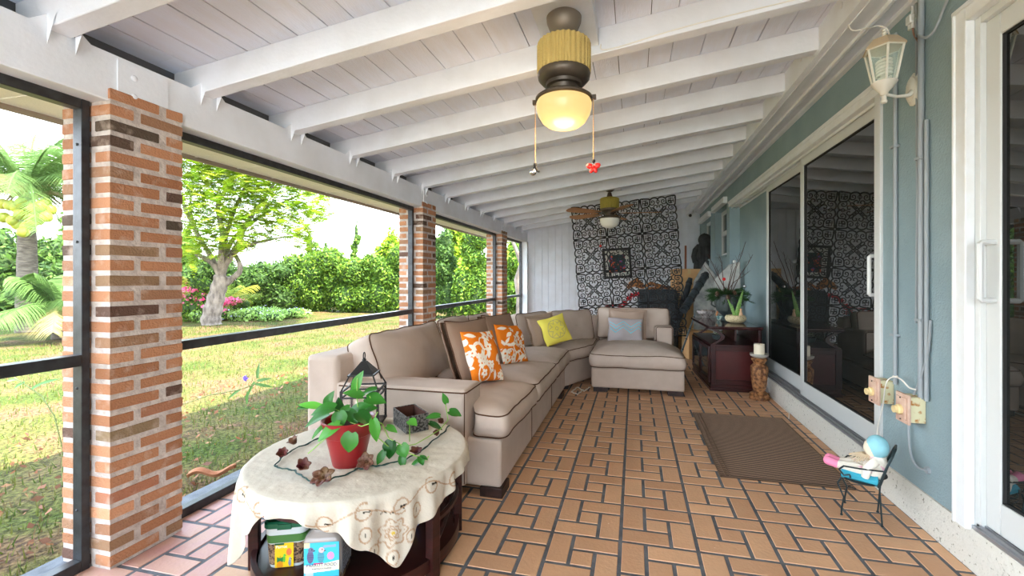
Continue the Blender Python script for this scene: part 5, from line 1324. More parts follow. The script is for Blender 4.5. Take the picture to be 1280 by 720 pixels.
mb = MB(); mb.tube([LD(-.045, 0, .035), LD(-.055, 0, .075), LD(-.065, 0, .11), LD(-.07, 0, .14)], [.048, .05, .042, .028], 16); mb.build('dress', M_dress, dl)
for s in (-1, 1):
    mb = MB(); mb.tube([LD(-.04, s*.03, .05), LD(.03, s*.032, .058), LD(.10, s*.022, .05)], [.028, .026, .019], 12); mb.build('leg', M_dress, dl)
    mb = MB(); mb.tube([LD(.095, s*.022, .050), LD(.135, s*.022, .058)], [.021, .023], 12); mb.ball(LD(.137, s*.022, .058), .0225, 12, 8); mb.build('shoe', M_pink, dl)
    mb = MB(); mb.tube([LD(-.06, s*.045, .115), LD(-.03, s*.066, .08), LD(-.02, s*.055 if s > 0 else s*.07, .03)], [.02, .021, .017], 10); mb.build('arm', M_dress, dl)
mb = MB(); mb.ball(LD(-.05, 0, .165), .042, 18, 12, (1, 1, 1.15)); mb.build('head', mat('doll_cloth', srgb(232, 220, 196), .9), dl)
mb = MB(); mb.ball(LD(-.064, 0, .175), .048, 18, 12, (1, 1, 1.2)); mb.build('cap', M_bluec, dl)
mb = MB()
for i in range(24):
    a = i*.26; mb.tube([LD(-.02, 0, .13)+Vector((.02*cos(a), .02*sin(a), .0)), LD(-.0, 0, .10)+Vector((.05*cos(a), .05*sin(a), .01*sin(a*3)))], .003, 5)
mb.build('yarn', mat('beige_yarn', srgb(206, 186, 156), .9), dl)
mb = MB(); mb.ball(LD(-.075, -.085, .005), .024, 12, 8, (1.2, 1, .8)); mb.build('dark_mitten', M_dark, dl)

# =================================================================== FITTINGS ON THE BLUE WALL
M_pinkb = mat('weathered_plate', srgb(214, 186, 166), .6, col2=srgb(190, 150, 130), nscale=14)
M_rustb = mat('rusty_box', srgb(214, 208, 170), .6, col2=srgb(176, 112, 40), nscale=26, ramp=(.52, .62))
def outlet(y, z, label):
    t = thing('electrical_box', label, 'electrical box', (XR, y, z), 0, 'electrical boxes on the blue wall')
    mb = MB(); mb.box(-.065, -.042, -.062, 0, .042, .062); mb.build('box', M_rustb, t, bevel=.003)
    mb = MB(); mb.box(-.078, -.052, -.072, -.066, .052, .072); mb.box(-.084, -.038, -.055, -.078, .038, .055); mb.build('cover_plate', M_pinkb, t, bevel=.003)
    mb = MB(); mb.lathe([(0, 0), (.024, 0), (.024, .012), (.018, .016), (.018, .03), (0, .03)], 24, M=Matrix.Translation((-.084, 0, -.008)) @ Matrix.Rotation(R(-90), 4, 'Y')); mb.build('plug', mat('cream_plug', srgb(226, 204, 150), .5), t)
    mb = MB()
    for zz in (.05, -.055): mb.ball((-.085, 0, zz), .004, 8, 5)
    mb.build('screw', M_iron, t)
outlet(2.735, .585, 'rust-stained electrical box with round plug, nearest the sliding door edge'); outlet(2.475, .565, 'rust-stained electrical box with round plug, nearest the cracked blue wall centre')
def pipe(label, pts, r, m=M_metalw, name='conduit', grp='conduits on the blue wall', clips=()):
    P = [Vector(p) for p in pts]; t = thing(name, label, 'pipe', P[0], 0, grp); mb = MB(); mb.tube([p-P[0] for p in P], r, 10); mb.build('tube', m, t)
    for z in clips: c = MB(); c.box(-.006-r, -.022, z-.006, .012, .022, z+.006, M=Matrix.Translation((-P[0].x+XR-.012, 0, -P[0].z))); c.build('clip', M_metalw, t)
    return t
pipe('grey conduit nearest the sliding door, ending at the first electrical box', [(XR-.012, 2.66, 2.50), (XR-.012, 2.66, .64)], .010, clips=(.9, 1.9))
pipe('left of the two thick paired conduits down the blue wall', [(XR-.014, 2.445, 2.58), (XR-.014, 2.445, .62)], .013, clips=(1.0, 1.78))
pipe('right of the two thick paired conduits, capped at the top', [(XR-.014, 2.405, 1.95), (XR-.014, 2.405, .62)], .009)
pipe('thin pale pipe beside the paired conduits', [(XR-.01, 2.49, 2.58), (XR-.008, 2.485, 1.6), (XR-.01, 2.49, .98)], .005)
def cable(label, pts, r=.005, m=M_metalw, nm='cable'):
    P = [Vector(p) for p in pts]; Q = []
    for i in range(len(P)-1):
        a = P[max(i-1, 0)]; b = P[i]; c = P[i+1]; d = P[min(i+2, len(P)-1)]
        for j in range(8):
            t = j/8; Q.append(.5*((2*b)+(c-a)*t+(2*a-5*b+4*c-d)*t*t+(-a+3*b-3*c+d)*t**3))
    Q.append(P[-1]); mb = MB(); mb.tube(Q, r, 8); o = mb.build(nm, m); tag(o, label, 'cable'); return o
w = lambda x, y, off=.012: onX(x, y, XR-off)
cable('grey cable curving down from the second electrical box to a round wall grommet', [w(1163, 400), w(1160, 440), w(1150, 475, .02), w(1140, 500, .02), w(1136, 530, .02), w(1138, 565, .02), w(1146, 583, .02), w(1160, 588, .01)], .0055)
mb = MB(); mb.lathe([(0, 0), (.018, 0), (.016, .012), (0, .014)], 20, M=Matrix.Translation(w(1161, 588, 0)) @ Matrix.Rotation(R(-90), 4, 'Y')); tag(mb.build('wall_grommet', M_metalw), 'round grey grommet on the blue wall low above the curb', 'grommet')
cable('white cable hanging from the first electrical box behind the doll', [w(1122, 470, .07), w(1112, 473, .085), w(1107, 482, .09), w(1103, 510, .05), w(1097, 535, .03), w(1096, 560, .03)], .003, M_cordw)
cable('white plug lead between the two electrical boxes', [w(1116, 470, .07), w(1126, 474, .05), w(1136, 484, .03), w(1144, 487, .05)], .004, M_cordw)
cable('grey cable looping over the thick conduits at the top of the wall', [w(1186, -6), w(1178, 15), w(1168, 38, .03), w(1157, 47, .045), w(1148, 42, .02), w(1145, 28), w(1146, 20)], .006)
cable('pale cable from the ceiling to the cable tee above the wall lantern', [w(1139, -10), w(1141, 12), w(1141, 22)], .008, M_trim)
cable('thin rusty cable from the cable tee to the conduits', [w(1141, 28), w(1142, 42), w(1148, 52), w(1153, 60)], .004, mat('rusty_cable', srgb(150, 110, 90), .6))
p = w(1143, 24, .0); t = thing('cable_tee', 'white cable junction fitting on the blue wall above the lantern', 'junction', p)
mb = MB(); mb.box(-.03, -.02, -.022, 0, .02, .022); mb.build('body', M_trim, t, bevel=.006)
mb = MB(); mb.tube([(-.012, -.012, -.02), (-.012, -.012, -.05)], .009, 10); mb.tube([(-.012, .014, -.02), (-.012, .014, -.045)], .009, 10); mb.build('connector', M_trim, t)
# small motor-cable tangle on the soffit
cable('white cable strung along the soffit to the wall lantern', [(1.10, 2.50, 2.60), (1.09, 2.56, 2.56), (1.12, 2.60, 2.515), (1.20, 2.62, 2.525), (1.27, 2.66, 2.55), (1.30, 2.64, 2.52), (1.33, 2.68, 2.50), (1.335, 2.72, 2.52)], .004, M_cordw)
cable('thin cable running along the joist edge near the first fan', [(FX+.15, 2.28, 2.43), (FX+.2, 2.282, 2.40), (.3, 2.284, 2.475), (1.0, 2.284, 2.56)], .003, M_cordw)
# ---- wall lantern
LX, LY, LZ = 1.185, 2.43, 2.10
wl = thing('wall_lantern', 'cream glass wall lantern on a scrolled arm above the sliding door corner', 'wall lamp', (LX, LY, LZ))
M_lan = mat('cream_lantern', srgb(222, 220, 210), .5, col2=srgb(200, 192, 170), nscale=14, namt=.6)
M_lroof = mat('tan_lantern_roof', srgb(186, 166, 136), .55)
M_lglass = mat('lantern_glass', srgb(200, 224, 212), .05, alpha=.32, spec=.8)
n6 = 6
def hexr(r, z): return [(r*cos(R(60*k_+15)), r*sin(R(60*k_+15)), z) for k_ in range(6)]
mb = MB(); r1, r2 = .048, .079
b0, b1 = hexr(r1, .055), hexr(r2, .215)
for k_ in range(6): mb.tube([b0[k_], b1[k_]], .0055, 6)
mb.tube(b0, .005, 6, closed=True); mb.tube(b1, .007, 6, closed=True); mb.build('frame', M_lan, wl)
mb = MB(); mb.add(hexr(r1*.97, .055)+hexr(r2*.97, .215), [(i, (i+1) % 6, (i+1) % 6+6, i+6) for i in range(6)]); mb.build('glass', M_lglass, wl, smooth=False)
mb = MB()
rings = [hexr(.090, .213), hexr(.088, .222), hexr(.054, .262), hexr(.030, .270), hexr(.012, .275)]; v = sum(rings, []); f = [tuple(range(5, -1, -1))]
for i in range(4): f += [(i*6+j, i*6+(j+1) % 6, i*6+6+(j+1) % 6, i*6+6+j) for j in range(6)]
f.append(tuple(range(24, 30))); mb.add(v, f); mb.build('roof', M_lroof, wl, smooth=False)
mb = MB(); mb.lathe([(0, .27), (.010, .27), (.008, .29), (.012, .296), (.006, .304), (.010, .312), (0, .32)], 14); mb.build('finial', M_lan, wl)
mb = MB(); mb.lathe([(0, -.045), (.012, -.045), (.014, -.035), (.010, -.028), (.010, -.01), (.016, -.006), (.018, .006), (.030, .02), (.054, .052), (0, .054)], 24, ripple=None); mb.build('base_cup', M_lan, wl)
mb = MB(); mb.lathe([(0, .055), (.026, .055), (.026, .075), (0, .075)], 16)
for i in range(5): mb.tube([(.028*cos(a), .028*sin(a), .082+i*.016+a*.0025) for a in np.linspace(0, 2*pi, 20)], .007, 8)
mb.build('spiral_bulb', M_opal, wl)
dx_ = XR-LX
mb = MB(); mb.tube([(0, 0, -.002), (dx_*.4, .03, -.008), (dx_*.75, .06, .004), (dx_-.01, .075, .03)], [.007, .007, .010, .018], 10); mb.build('arm', M_lan, wl)
mb = MB(); mb.lathe([(0, 0), (.062, 0), (.066, .008), (.052, .016), (.05, .02), (.03, .026), (0, .028)], 12, M=Matrix.Translation((dx_, .085, .04)) @ Matrix.Rotation(R(-90), 4, 'Y') @ Matrix.Diagonal((1.25, .85, 1, 1))); mb.build('wall_plate', M_lan, wl, ang=20)
# =================================================================== GARDEN
GZ = -.12
nr = np.random.default_rng(5)
def leafcloud(centers, radii, n, size, cols, aspect=.5, flat=.5, jitter=.25, nb=None, seed=1):
    """n small folded leaves scattered through ellipsoids; returns verts, faces, face colours"""
    g = np.random.default_rng(seed); C_ = np.array(centers, float); Rr = np.array(radii, float)
    if Rr.ndim == 1: Rr = np.stack([Rr]*3, 1)
    vol = (Rr[:, 0]*Rr[:, 1]); idx = g.choice(len(C_), n, p=vol/vol.sum())
    d = g.normal(size=(n, 3)); d /= np.linalg.norm(d, axis=1)[:, None]
    rad = 1-(g.random(n)**1.7)*.55
    P = C_[idx]+d*Rr[idx]*rad[:, None]*(1+g.normal(size=(n, 1))*.06)
    nrm = d*.6+g.normal(size=(n, 3))*.7; nrm /= np.linalg.norm(nrm, axis=1)[:, None]
    t = np.cross(nrm, g.normal(size=(n, 3))); t /= np.linalg.norm(t, axis=1)[:, None]; b = np.cross(nrm, t)
    L_ = size*(1+g.normal(size=n)*jitter)[:, None]; W2 = L_*aspect
    V = np.stack([P-t*L_*.5, P+b*W2*.5-nrm*W2*.12, P+t*L_*.5, P-b*W2*.5-nrm*W2*.12], 1).reshape(-1, 3)
    F_ = np.arange(n*4).reshape(-1, 4)
    cols = np.array(cols); c = cols[g.integers(0, len(cols), n)]*(1+g.normal(size=(n, 1))*.12)
    return V, F_, np.clip(c, 0, 1)
def fastmesh(name, parts, mat_, parent=None):
    V = np.concatenate([p[0] for p in parts]); off = 0; Fs = []
    for p in parts: Fs.append(p[1]+off); off += len(p[0])
    F_ = np.concatenate(Fs); C_ = np.concatenate([p[2] for p in parts])
    me = bpy.data.meshes.new(name); me.vertices.add(len(V)); me.vertices.foreach_set('co', V.astype('f').ravel())
    me.loops.add(F_.size); me.loops.foreach_set('vertex_index', F_.astype('i').ravel())
    me.polygons.add(len(F_)); me.polygons.foreach_set('loop_start', np.arange(0, F_.size, 4, dtype='i'))
    me.update(calc_edges=True); a = me.attributes.new('tint', 'FLOAT_COLOR', 'FACE'); cc = np.ones((len(F_), 4), 'f'); cc[:, :3] = C_; a.data.foreach_set('color', cc.ravel())
    me.materials.append(mat_); o = bpy.data.objects.new(name, me); return link(o, parent)
M_fol = mat('foliage', (.1, .2, .05), .6, attr=True, transl=.35, spec=.25)
M_core = mat('foliage_shade', (.03, .06, .012), .95)  # dark colour painted as the shade inside the foliage
M_bark = mat('grey_bark', srgb(150, 136, 124), .9, col2=srgb(96, 84, 76), nscale=9, bump=.8, bscale=18, stretch=(1, 1, .4))
M_palmbark = mat('palm_bark', srgb(122, 112, 100), .9, col2=srgb(74, 66, 58), nscale=6, stretch=(1, 1, 6), bump=1)
GL = lambda *a: [tuple(c) for c in a]
LIME = GL((.30,.42,.02), (.22,.35,.02), (.42,.50,.05), (.13,.24,.015))
MID = GL((.09,.18,.02), (.13,.24,.03), (.05,.11,.012), (.20,.31,.03))
DARK = GL((.05,.10,.02), (.07,.14,.025), (.10,.18,.03), (.03,.07,.015))
YEL_ = GL((.40,.42,.05), (.30,.36,.05), (.50,.50,.10))
def gpt(x, d, z=GZ):      # ground point below photograph column x at depth d
    p = at(x, 348, d); return Vector((p.x, p.y, z))
def bush(name, label, cat, x, d, w_px, ytop, n, size, cols, group=None, seed=1, ybot=None, blobs=7, depth=.6):
    c = gpt(x, d); w2 = w_px/2*d/F; top_ = H+(CY-ytop)/F*d; hgt = top_-GZ
    t = thing(name, label, cat, c, 0, group); g = random.Random(seed); cs, rs = [], []
    for i in range(blobs):
        zz = hgt*(.22+.62*(i+.5)/blobs); sp = w2*(1-.35*(zz/hgt)); cs.append((g.uniform(-1, 1)*sp*.62, g.uniform(-1, 1)*w2*.35*depth, zz)); r_ = w2*g.uniform(.36, .55); rs.append((r_, r_*.8, min(hgt*.24, r_*.9)))
    for s in (-.55, 0, .55): cs.append((s*w2, 0, hgt*.26)); rs.append((w2*.5, w2*.4*depth+.15, hgt*.28))
    cs.append((g.uniform(-.2, .2)*w2, 0, hgt*.82)); rs.append((w2*.35, w2*.3, hgt*.2))
    a = t; xd = Vector((cos(TH), sin(TH), 0)); yd = Vector((-sin(TH), cos(TH), 0))
    cs = [tuple(xd*c_[0]+yd*c_[1]+Vector((0, 0, c_[2]))) for c_ in cs]
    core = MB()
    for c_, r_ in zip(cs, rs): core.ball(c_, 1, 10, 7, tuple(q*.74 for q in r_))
    core.build('shade_core', M_core, t)  # solid dark balls in place of inner shade, stop gaps showing through
    fastmesh('leaves', [leafcloud(cs, rs, n, size, cols, seed=seed)], M_fol, t)
    return t
# ---- back hedge
HB = [(262, 16.5, 90, 322, DARK, 'dark green hedge shrub beyond the flower bed, left of the paler shrubs'),
      (325, 17.0, 90, 328, DARK, 'dark hedge shrub seen just right of the leaning tree trunk'),
      (372, 17.5, 90, 318, MID, 'bright green hedge shrub below the outer branches of the tree'),
      (418, 17.5, 80, 312, MID, 'rounded bright hedge shrub left of the middle of the wide opening'),
      (458, 17.0, 80, 318, MID, 'full green hedge shrub in the middle of the right half of the wide opening'),
      (497, 16.5, 70, 308, MID, 'bright hedge shrub touching the brick post at the right of the wide opening')]
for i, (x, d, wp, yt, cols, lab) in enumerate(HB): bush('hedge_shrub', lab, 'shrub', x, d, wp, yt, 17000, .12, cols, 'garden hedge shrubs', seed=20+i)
for x, d, wp, yt, lab in ((389, 18, 26, 288, 'tall thin sprout rising above the hedge, left one'), (446, 18.3, 18, 276, 'tall thin sprout rising above the hedge, middle one'), (405, 18.2, 20, 300, 'short sprout rising above the hedge')):
    bush('hedge_shoot', lab, 'shrub', x, d, wp, yt, 2600, .11, MID, 'shoots above the hedge', seed=int(x), blobs=12)
bush('garden_tree', 'yellow-green tree top rising above the hedge by the brick post', 'tree', 484, 20, 60, 288, 5000, .2, LIME, None, seed=61)
# third opening
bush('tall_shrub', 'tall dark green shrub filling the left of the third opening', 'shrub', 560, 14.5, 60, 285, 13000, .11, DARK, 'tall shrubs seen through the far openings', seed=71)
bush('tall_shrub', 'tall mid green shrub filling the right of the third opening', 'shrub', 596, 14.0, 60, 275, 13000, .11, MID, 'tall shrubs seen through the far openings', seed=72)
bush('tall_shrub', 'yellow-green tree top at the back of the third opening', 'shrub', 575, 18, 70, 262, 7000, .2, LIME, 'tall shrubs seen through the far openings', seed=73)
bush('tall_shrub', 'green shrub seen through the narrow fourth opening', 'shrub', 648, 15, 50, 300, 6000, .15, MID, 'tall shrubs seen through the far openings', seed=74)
bush('tall_shrub', 'pale leafy shrub top high in the narrow fourth opening', 'shrub', 640, 19, 50, 285, 4000, .2, LIME, 'tall shrubs seen through the far openings', seed=75)
# far left backdrop
for x, d, wp, yt, cols, lab in ((-30, 15, 150, 268, DARK, 'dark shrub behind the coconut palm at the left picture edge'), (60, 15.5, 110, 300, DARK, 'dark shrub behind the coconut palm trunk'), (130, 18, 130, 250, MID, 'mid green shrub behind the large brick post'), (225, 18, 80, 285, MID, 'green shrub at the left of the wide opening behind the tree')):
    bush('background_shrub', lab, 'shrub', x, d, wp, yt, 9000, .2, cols, 'shrubs at the left end of the garden', seed=int(x+200))
# ---- flower bed
c = gpt(300, 13.6)
t = thing('flower_bed', 'low bed of pale green groundcover with pink and violet flowers behind the tree', 'flower bed', c)
xd = Vector((cos(TH), sin(TH), 0)); yd = Vector((-sin(TH), cos(TH), 0)); cs = []; rs = []
g = random.Random(3)
for i in range(26): u = g.uniform(-1.9, 1.65); cs.append(tuple(xd*u+yd*g.uniform(-.5, .8)+Vector((0, 0, .14+.05*g.random())))); rs.append((.38, .34, .22 if u < .8 else .15))
core = MB(); [core.ball(c_, 1, 10, 6, tuple(q*.75 for q in r_)) for c_, r_ in zip(cs, rs)]; core.build('bed_shade_core', M_core, t)  # solid dark balls painted as shade under the leaves
fastmesh('leaves', [leafcloud(cs, rs, 12000, .085, GL((.34,.50,.12), (.42,.58,.18), (.22,.38,.07)), seed=8)], M_fol, t)
o = fastmesh('blossoms', [leafcloud([(p[0], p[1], p[2]+.05) for p in cs], rs, 500, .05, GL((.55,.5,.8), (.7,.65,.85)), aspect=.9, seed=9)], M_fol, t); o['kind'] = 'stuff'
t = bush('flowering_shrub', 'loose shrub with deep pink flowers between the tree trunk and the brick post', 'shrub', 246, 13.2, 46, 345, 2500, .10, MID, None, seed=91)
fastmesh('pink_blossoms', [leafcloud([(0, 0, .75), (.5, .1, .55), (-.4, 0, .8)], [(.5, .3, .4)]*3, 420, .085, GL((.75,.05,.18), (.85,.2,.35)), aspect=.9, seed=4)], M_fol, t)['kind'] = 'stuff'
t = bush('flowering_shrub', 'low shrub with red-pink flowers right of the tree trunk', 'shrub', 298, 13.9, 40, 371, 1500, .07, MID, None, seed=92)
fastmesh('pink_blossoms', [leafcloud([(0, -.2, .62), (-.4, -.1, .55)], [(.45, .25, .12)]*2, 200, .08, GL((.8,.06,.2), (.85,.2,.35)), aspect=.9, seed=4)], M_fol, t)['kind'] = 'stuff'
# ---- palms
def frond(mb, base, dir_, L_, droop, nl, ll, col, wid=.010, hang=.6, lift=.5):
    d = Vector(dir_).normalized(); h = Vector((d.x, d.y, 0)); h = h.normalized() if h.length > .01 else Vector((1, 0, 0)); side = Vector((-h.y, h.x, 0)); P = []
    for i in range(nl+1):
        u = i/nl; P.append(Vector(base)+d*L_*u+Vector((0, 0, -droop*L_*u*u)))
    mb.tube(P[::3]+[P[-1]], [.03*(1-.8*k/(len(P[::3]))) for k in range(len(P[::3])+1)], 5, col=tuple(c*.9 for c in col))
    for i in range(3, nl):
        u = i/nl; q = ll*sin(pi*(.15+.8*u))**.7; tg = (P[i+1]-P[i-1]).normalized()
        for s in (-1, 1):
            dd = (side*s+tg*.55+Vector((0, 0, -hang+rnd.uniform(-.15, .15)))).normalized()*q; e = dd+Vector((0, 0, -.22*q))
            w_ = tg*wid; p = P[i]; g = rnd.uniform(.7, 1.25); c = tuple(min(1, x*g) for x in col)
            mb.add([p-w_, p+w_, p+dd*.55+w_*.8, p+dd*.55-w_*.8, p+e], [(0, 1, 2, 3), (3, 2, 4)], c)
def palm(name, label, base, hgt, nf, L_, col, seed, trunk_r=.17, lean=(0, 0), dead=0):
    t = thing(name, label, 'palm tree', base); g = random.Random(seed)
    mb = MB(); P = []; rr_ = []
    for i in range(15): u = i/14; P.append(Vector((lean[0]*u*u, lean[1]*u*u, hgt*u))); rr_.append(trunk_r*(1.25-.45*u+.05*(i % 2)))
    mb.tube(P, rr_, 14); mb.build('trunk', M_palmbark, t)
    top_ = P[-1]
    for i in range(nf):
        a = i*2.39996; el = g.uniform(.15, 1.4); mb = MB(); frond(mb, top_+Vector((0, 0, .1)), (cos(a)*cos(el), sin(a)*cos(el), sin(el)), L_*g.uniform(.85, 1.1), .35+.25*cos(el), 90, .62, col if g.random() > .12 else srgb(150, 140, 90)); mb.build('frond', M_fol, t, smooth=False)
    return t, top_
pb = gpt(34, 10.6)
pt_, ptop = palm('coconut_palm', 'coconut palm with green-yellow coconuts seen left of the large brick post', pb, H+(CY-242)/F*10.6-GZ, 30, 3.1, (.12,.21,.055), 7)
M_coco = mat('coconut_green', srgb(168, 168, 60), .45, col2=srgb(130, 140, 50), nscale=6)
xd = Vector((cos(TH), sin(TH), 0)); yd = Vector((-sin(TH), cos(TH), 0))
for (x, y) in ((3,255),(13,257),(5,272),(20,259),(27,254),(34,258),(42,261),(50,258),(57,254),(63,262),(25,268),(34,270),(44,270),(53,268),(22,281),(33,284),(41,277),(48,275),(16,276),(29,290),(36,262),(58,271)):
    p = at(x, y, 10.15+rnd.uniform(-.12, .12))-pb; mb = MB(); mb.ball(p, .115, 14, 10, (1, 1, 1.12)); mb.build('coconut', M_coco, pt_)
mb = MB()
for i in range(16):
    a = rnd.uniform(0, 6.3); mb.tube([ptop+Vector((0, 0, -.1)), ptop+Vector((.5*cos(a), .5*sin(a), .08)), ptop+Vector((.95*cos(a), .95*sin(a), -.18))], [.05, .035, .01], 6)
mb.build('dry_sheath', mat('dry_sheath', srgb(140, 122, 98), .9), pt_)
b2 = gpt(74, 9.4); palm('small_palm', 'low feathery palm beside the big brick post, under the coconut palm', b2, .55, 16, 1.7, (.10,.18,.045), 9, .10)
b3 = gpt(262, 14.4); t3 = thing('areca_palm', 'yellow feathery palm clump behind the leaning tree trunk', 'palm tree', b3)
for i in range(16):
    a = i*2.4; el = rnd.uniform(.4, 1.25); mb = MB(); frond(mb, (rnd.uniform(-.3, .3), rnd.uniform(-.2, .2), 0.1), (cos(a)*cos(el), sin(a)*cos(el), sin(el)), rnd.uniform(1.6, 2.4), .35, 36, .5, (.34,.32,.03) if i % 2 else (.20,.26,.03)); mb.build('frond', M_fol, t3, smooth=False)
# ---- flame tree
fb = gpt(265, 12.3); CLD = []; ft = thing('flame_tree', 'grey-trunked tree with feathery lime-green foliage on the lawn, centre of the wide opening', 'tree', fb)
def FP(x, y, dd=0): return at(x, y, 12.3+dd)-fb
def limb(P, r0, r1, nm='branch'):
    Q = []; n = len(P)
    for i in range(n-1):
        a = P[max(i-1, 0)]; b = P[i]; c = P[i+1]; d = P[min(i+2, n-1)]
        for j in range(5):
            t = j/5; Q.append(.5*((2*b)+(c-a)*t+(2*a-5*b+4*c-d)*t*t+(-a+3*b-3*c+d)*t**3))
    Q.append(P[-1]); m = len(Q); mb = MB(); mb.tube(Q, [(r0+(r1-r0)*i/m)*(1+.08*sin(i*1.7)) for i in range(m)], 10); return mb.build(nm, M_bark, ft, ang=180), Q
limb([FP(265, 410), FP(264, 398), FP(268, 380), FP(273, 362), FP(277, 345)], .27, .17, 'trunk')
BR_ = [([(277,348),(279,335),(290,318),(300,300),(308,280),(318,262)], .12, .02, 0), ([(276,350),(268,332),(250,320),(240,322)], .09, .03, -.3), ([(273,362),(288,350),(300,338),(296,322),(285,312)], .10, .04, .2),
       ([(277,345),(276,322),(278,290),(272,260),(281,240),(295,226)], .09, .025, -.5), ([(278,335),(285,310),(300,290),(330,268),(360,250),(392,238)], .08, .02, .6), ([(277,345),(262,318),(246,290),(238,262),(240,235)], .08, .02, .3),
       ([(290,318),(312,306),(336,300),(356,296)], .06, .015, -.6), ([(300,290),(320,262),(345,225),(352,205)], .06, .015, -.2), ([(276,322),(290,270),(310,225),(318,190)], .07, .02, .5), ([(246,290),(232,262),(222,230),(215,200)], .06, .02, -.3)]
tips = []
for P, r0, r1, dz in BR_:
    o, Q = limb([FP(x, y, dz*i/len(P)*2) for i, (x, y) in enumerate(P)], r0, r1); tips += Q[len(Q)//3:]
def pinnate(mb, base, d, L_, nl, ll, col):
    d = Vector(d).normalized(); s = d.cross(Vector((0, 0, 1))); s = s.normalized() if s.length > .1 else Vector((1, 0, 0)); up = s.cross(d)
    for i in range(1, nl+1):
        u = i/nl; p = Vector(base)+d*L_*u+Vector((0, 0, -.25*L_*u*u)); q = ll*sin(pi*(.12+.82*u)); g = rnd.uniform(.75, 1.25); c = tuple(min(1, x*g) for x in col)
        for sg in (-1, 1):
            e = (s*sg+d*.35+Vector((0, 0, -.15))).normalized()*q; w_ = d*(L_/nl*.50)
            mb.add([p-w_*.5, p+w_*.5, p+e*.9+w_*.45, p+e*.9-w_*.45], [(0, 1, 2, 3)], c)
mb = MB(); g = random.Random(12)
CL = [(245,205,30,22),(275,195,34,24),(312,200,34,24),(345,212,30,20),(372,228,28,16),(398,240,26,12),(330,240,34,20),(300,232,34,20),(262,232,30,22),(240,245,20,26),(350,258,30,14),(385,262,24,12),(402,268,14,14),(372,285,20,14),(380,300,14,16),(330,275,28,14),(300,268,26,18),(262,268,28,18),(285,292,26,14),(245,290,20,18),(318,296,24,10),(350,292,18,9),(262,310,24,12),(298,312,22,8),(238,318,12,12),(220,180,50,24),(280,165,50,24),(340,180,40,20)]
for (x, y, rx, ry) in CL:
    for k_ in range(int(rx*ry/2.3)):
        a = g.uniform(0, 6.3); r_ = sqrt(g.random()); dd = g.uniform(-1.3, 1.3); p = FP(x+rx*r_*cos(a), y+ry*r_*sin(a), dd)
        d = Vector((g.uniform(-1, 1), g.uniform(-1, 1), g.uniform(-.35, .5))); c = g.choice(LIME); 
        pinnate(mb, p, d,  g.uniform(.32, .5), 8, g.uniform(.09, .14), c)
o = mb.build('foliage', M_fol, ft, smooth=False)
# second trunk seen in the fourth opening
sb = gpt(650, 11.5); t = thing('garden_tree', 'grey forked trunk seen through the narrow fourth opening', 'tree', sb); mb = MB()
mb.tube([Vector((0, 0, -.05)), at(650, 372, 11.5)-sb, at(646, 350, 11.4)-sb, at(652, 330, 11.3)-sb, at(645, 312, 11.2)-sb, at(636, 290, 11.0)-sb], [.13, .10, .08, .07, .05, .03], 10)
mb.tube([at(648, 345, 11.4)-sb, at(655, 335, 11.4)-sb, at(660, 318, 11.4)-sb], [.06, .05, .02], 8); mb.build('trunk', M_bark, t)
# ---- utility wires
for i, (y0, y1) in enumerate(((268, 284), (292, 306))):
    a, b = at(395, y0, 32), at(560, y1, 32); mb = MB(); P = [a.lerp(b, k_/20)+Vector((0, 0, -1.0*sin(pi*k_/20)*.3)) for k_ in range(21)]; mb.tube(P, .02, 5)
    o = mb.build('utility_wire', M_dark); tag(o, ('upper' if i == 0 else 'lower')+' thin dark utility wire crossing the white sky above the hedge', 'wire', 'utility wires')
# ---- grass tufts near the screens, dry leaves
g = np.random.default_rng(3); n = 36000
r_ = g.random(n)**1.6; X_ = -2.45-r_*9; Y_g = g.uniform(-1.5, 12, n)
h_ = g.uniform(.02, .05, n)*(1+.5*g.random(n)); a = g.uniform(0, 6.3, n); lx = g.normal(0, .012, n); ly = g.normal(0, .012, n); w_ = .004+r_*.004
B_ = np.stack([X_, Y_g, np.full(n, GZ+.0)], 1); s = np.stack([np.cos(a)*w_, np.sin(a)*w_, np.zeros(n)], 1); tp_ = B_+np.stack([lx, ly, h_], 1)
V = np.stack([B_-s, B_+s, tp_+s*.15, tp_-s*.15], 1).reshape(-1, 3); F_ = np.arange(n*4).reshape(-1, 4)
gc = np.array([(.10,.125,.02), (.15,.15,.037), (.065,.10,.017), (.19,.13,.065)])[g.integers(0, 4, n)]
o = fastmesh('grass', [(V, F_, gc)], M_fol); tag(o, 'short sunlit lawn grass with dry patches outside the screens', 'grass', kind='stuff')
n = 1500; V, F_, C_ = leafcloud([(-3.4, 3, GZ+.02)], [(1.6, 5.5, .012)], n, .05, GL((.30,.12,.06), (.36,.18,.09), (.22,.10,.06)), aspect=.55, seed=6)
V[:, 2] = np.clip(V[:, 2], GZ+.005, GZ+.04); o = fastmesh('fallen_leaves', [(V, F_, C_)], M_fol); tag(o, 'dry reddish fallen leaves on the lawn near the screens', 'leaves', kind='stuff')
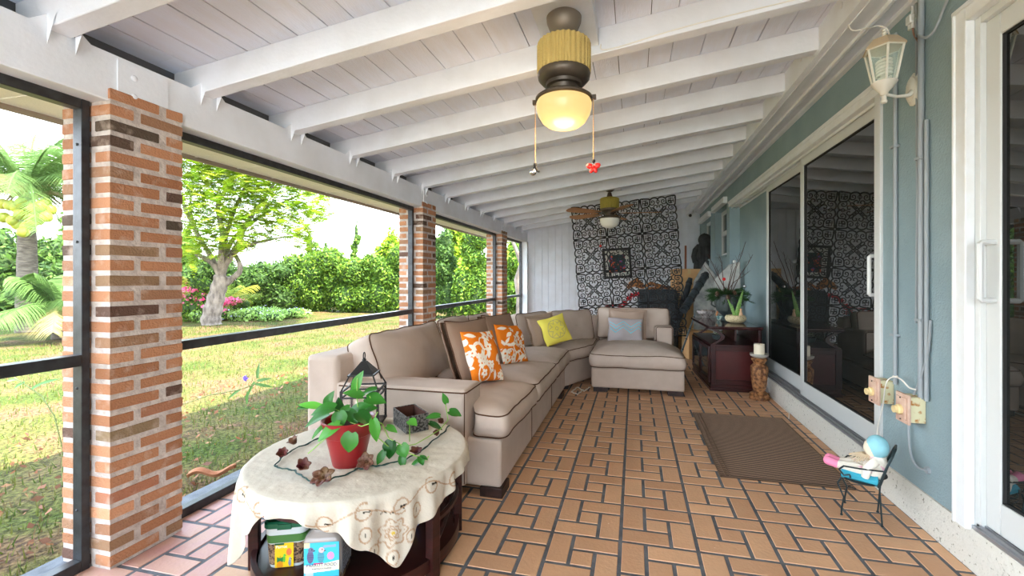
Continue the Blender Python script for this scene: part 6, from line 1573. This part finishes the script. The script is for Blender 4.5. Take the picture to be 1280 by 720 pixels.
p = onZ(265, 597, GZ+.03); t = thing('palm_sheath', 'curled dry brown palm sheath on the grass between brick post and table', 'dry leaf', p, R(35))
mb = MB(); mb.grid(lambda u, v: ((u-.5)*.26, (v-.5)*.07*(1-.6*u)*sin(pi*(.2+.7*u)), .02+.03*abs(v-.5)*2+.02*sin(u*8)), 20, 8); o = mb.build('sheath', mat('dry_brown_sheath', srgb(176, 118, 84), .8, bump=.6), t); sm = o.modifiers.new('t', 'SOLIDIFY'); sm.thickness = .004
# ---- stems growing just outside the screens
M_vst = mat('thin_stem', srgb(120, 128, 70), .7); M_vlf = mat('stem_leaf', srgb(96, 140, 72), .5, transl=.3, attr=True)
for (pts, lvs, lab) in (([(222, 508), (262, 494), (300, 487), (320, 480)], [(300, 487, -1, .7), (318, 478, -.6, 1), (320, 480, 1, .2), (322, 476, .8, -.2), (310, 490, -.2, 1), (322, 472, .0, -1)], 'thin leaning plant stem with narrow leaves and a violet flower beyond the round table'),
                        ([(78, 560), (68, 520), (52, 495), (18, 472)], [(30, 478, -1, .5), (22, 474, -1, .1), (40, 486, .8, -.6), (50, 480, 1, -.4)], 'arching thin stem with long leaves at the left picture edge')):
    d0 = 2.75; b0 = onZ(pts[0][0], 620, GZ); b0 = at(pts[0][0], pts[0][1]+40, d0); b0.z = GZ
    t = thing('garden_plant', lab, 'plant', b0); mb = MB(); P = [Vector((0, 0, 0))]+[at(x, y, d0)-b0 for x, y in pts]; mb.tube(P, .0035, 6); mb.build('stem', M_vst, t)
    for (x, y, dx, dy) in lvs:
        c = at(x, y, d0)-b0; e = at(x+dx*20, y+dy*18, d0)-b0; mb = MB(); leaf_mesh(mb, c, e-c, (.3, -1, .4), (e-c).length, .02, srgb(96, 140, 72)); mb.build('leaf', M_vlf, t, ang=180)
    if pts[0][0] > 200:
        c = at(306, 473, d0)-b0; mb = MB()
        for k_ in range(5): a = k_*1.256; leaf_mesh(mb, c, (cos(a)*.9, .1, sin(a)), (0, -1, .2), .022, .02, srgb(130, 100, 210))
        mb.build('flower', M_vlf, t, ang=180)
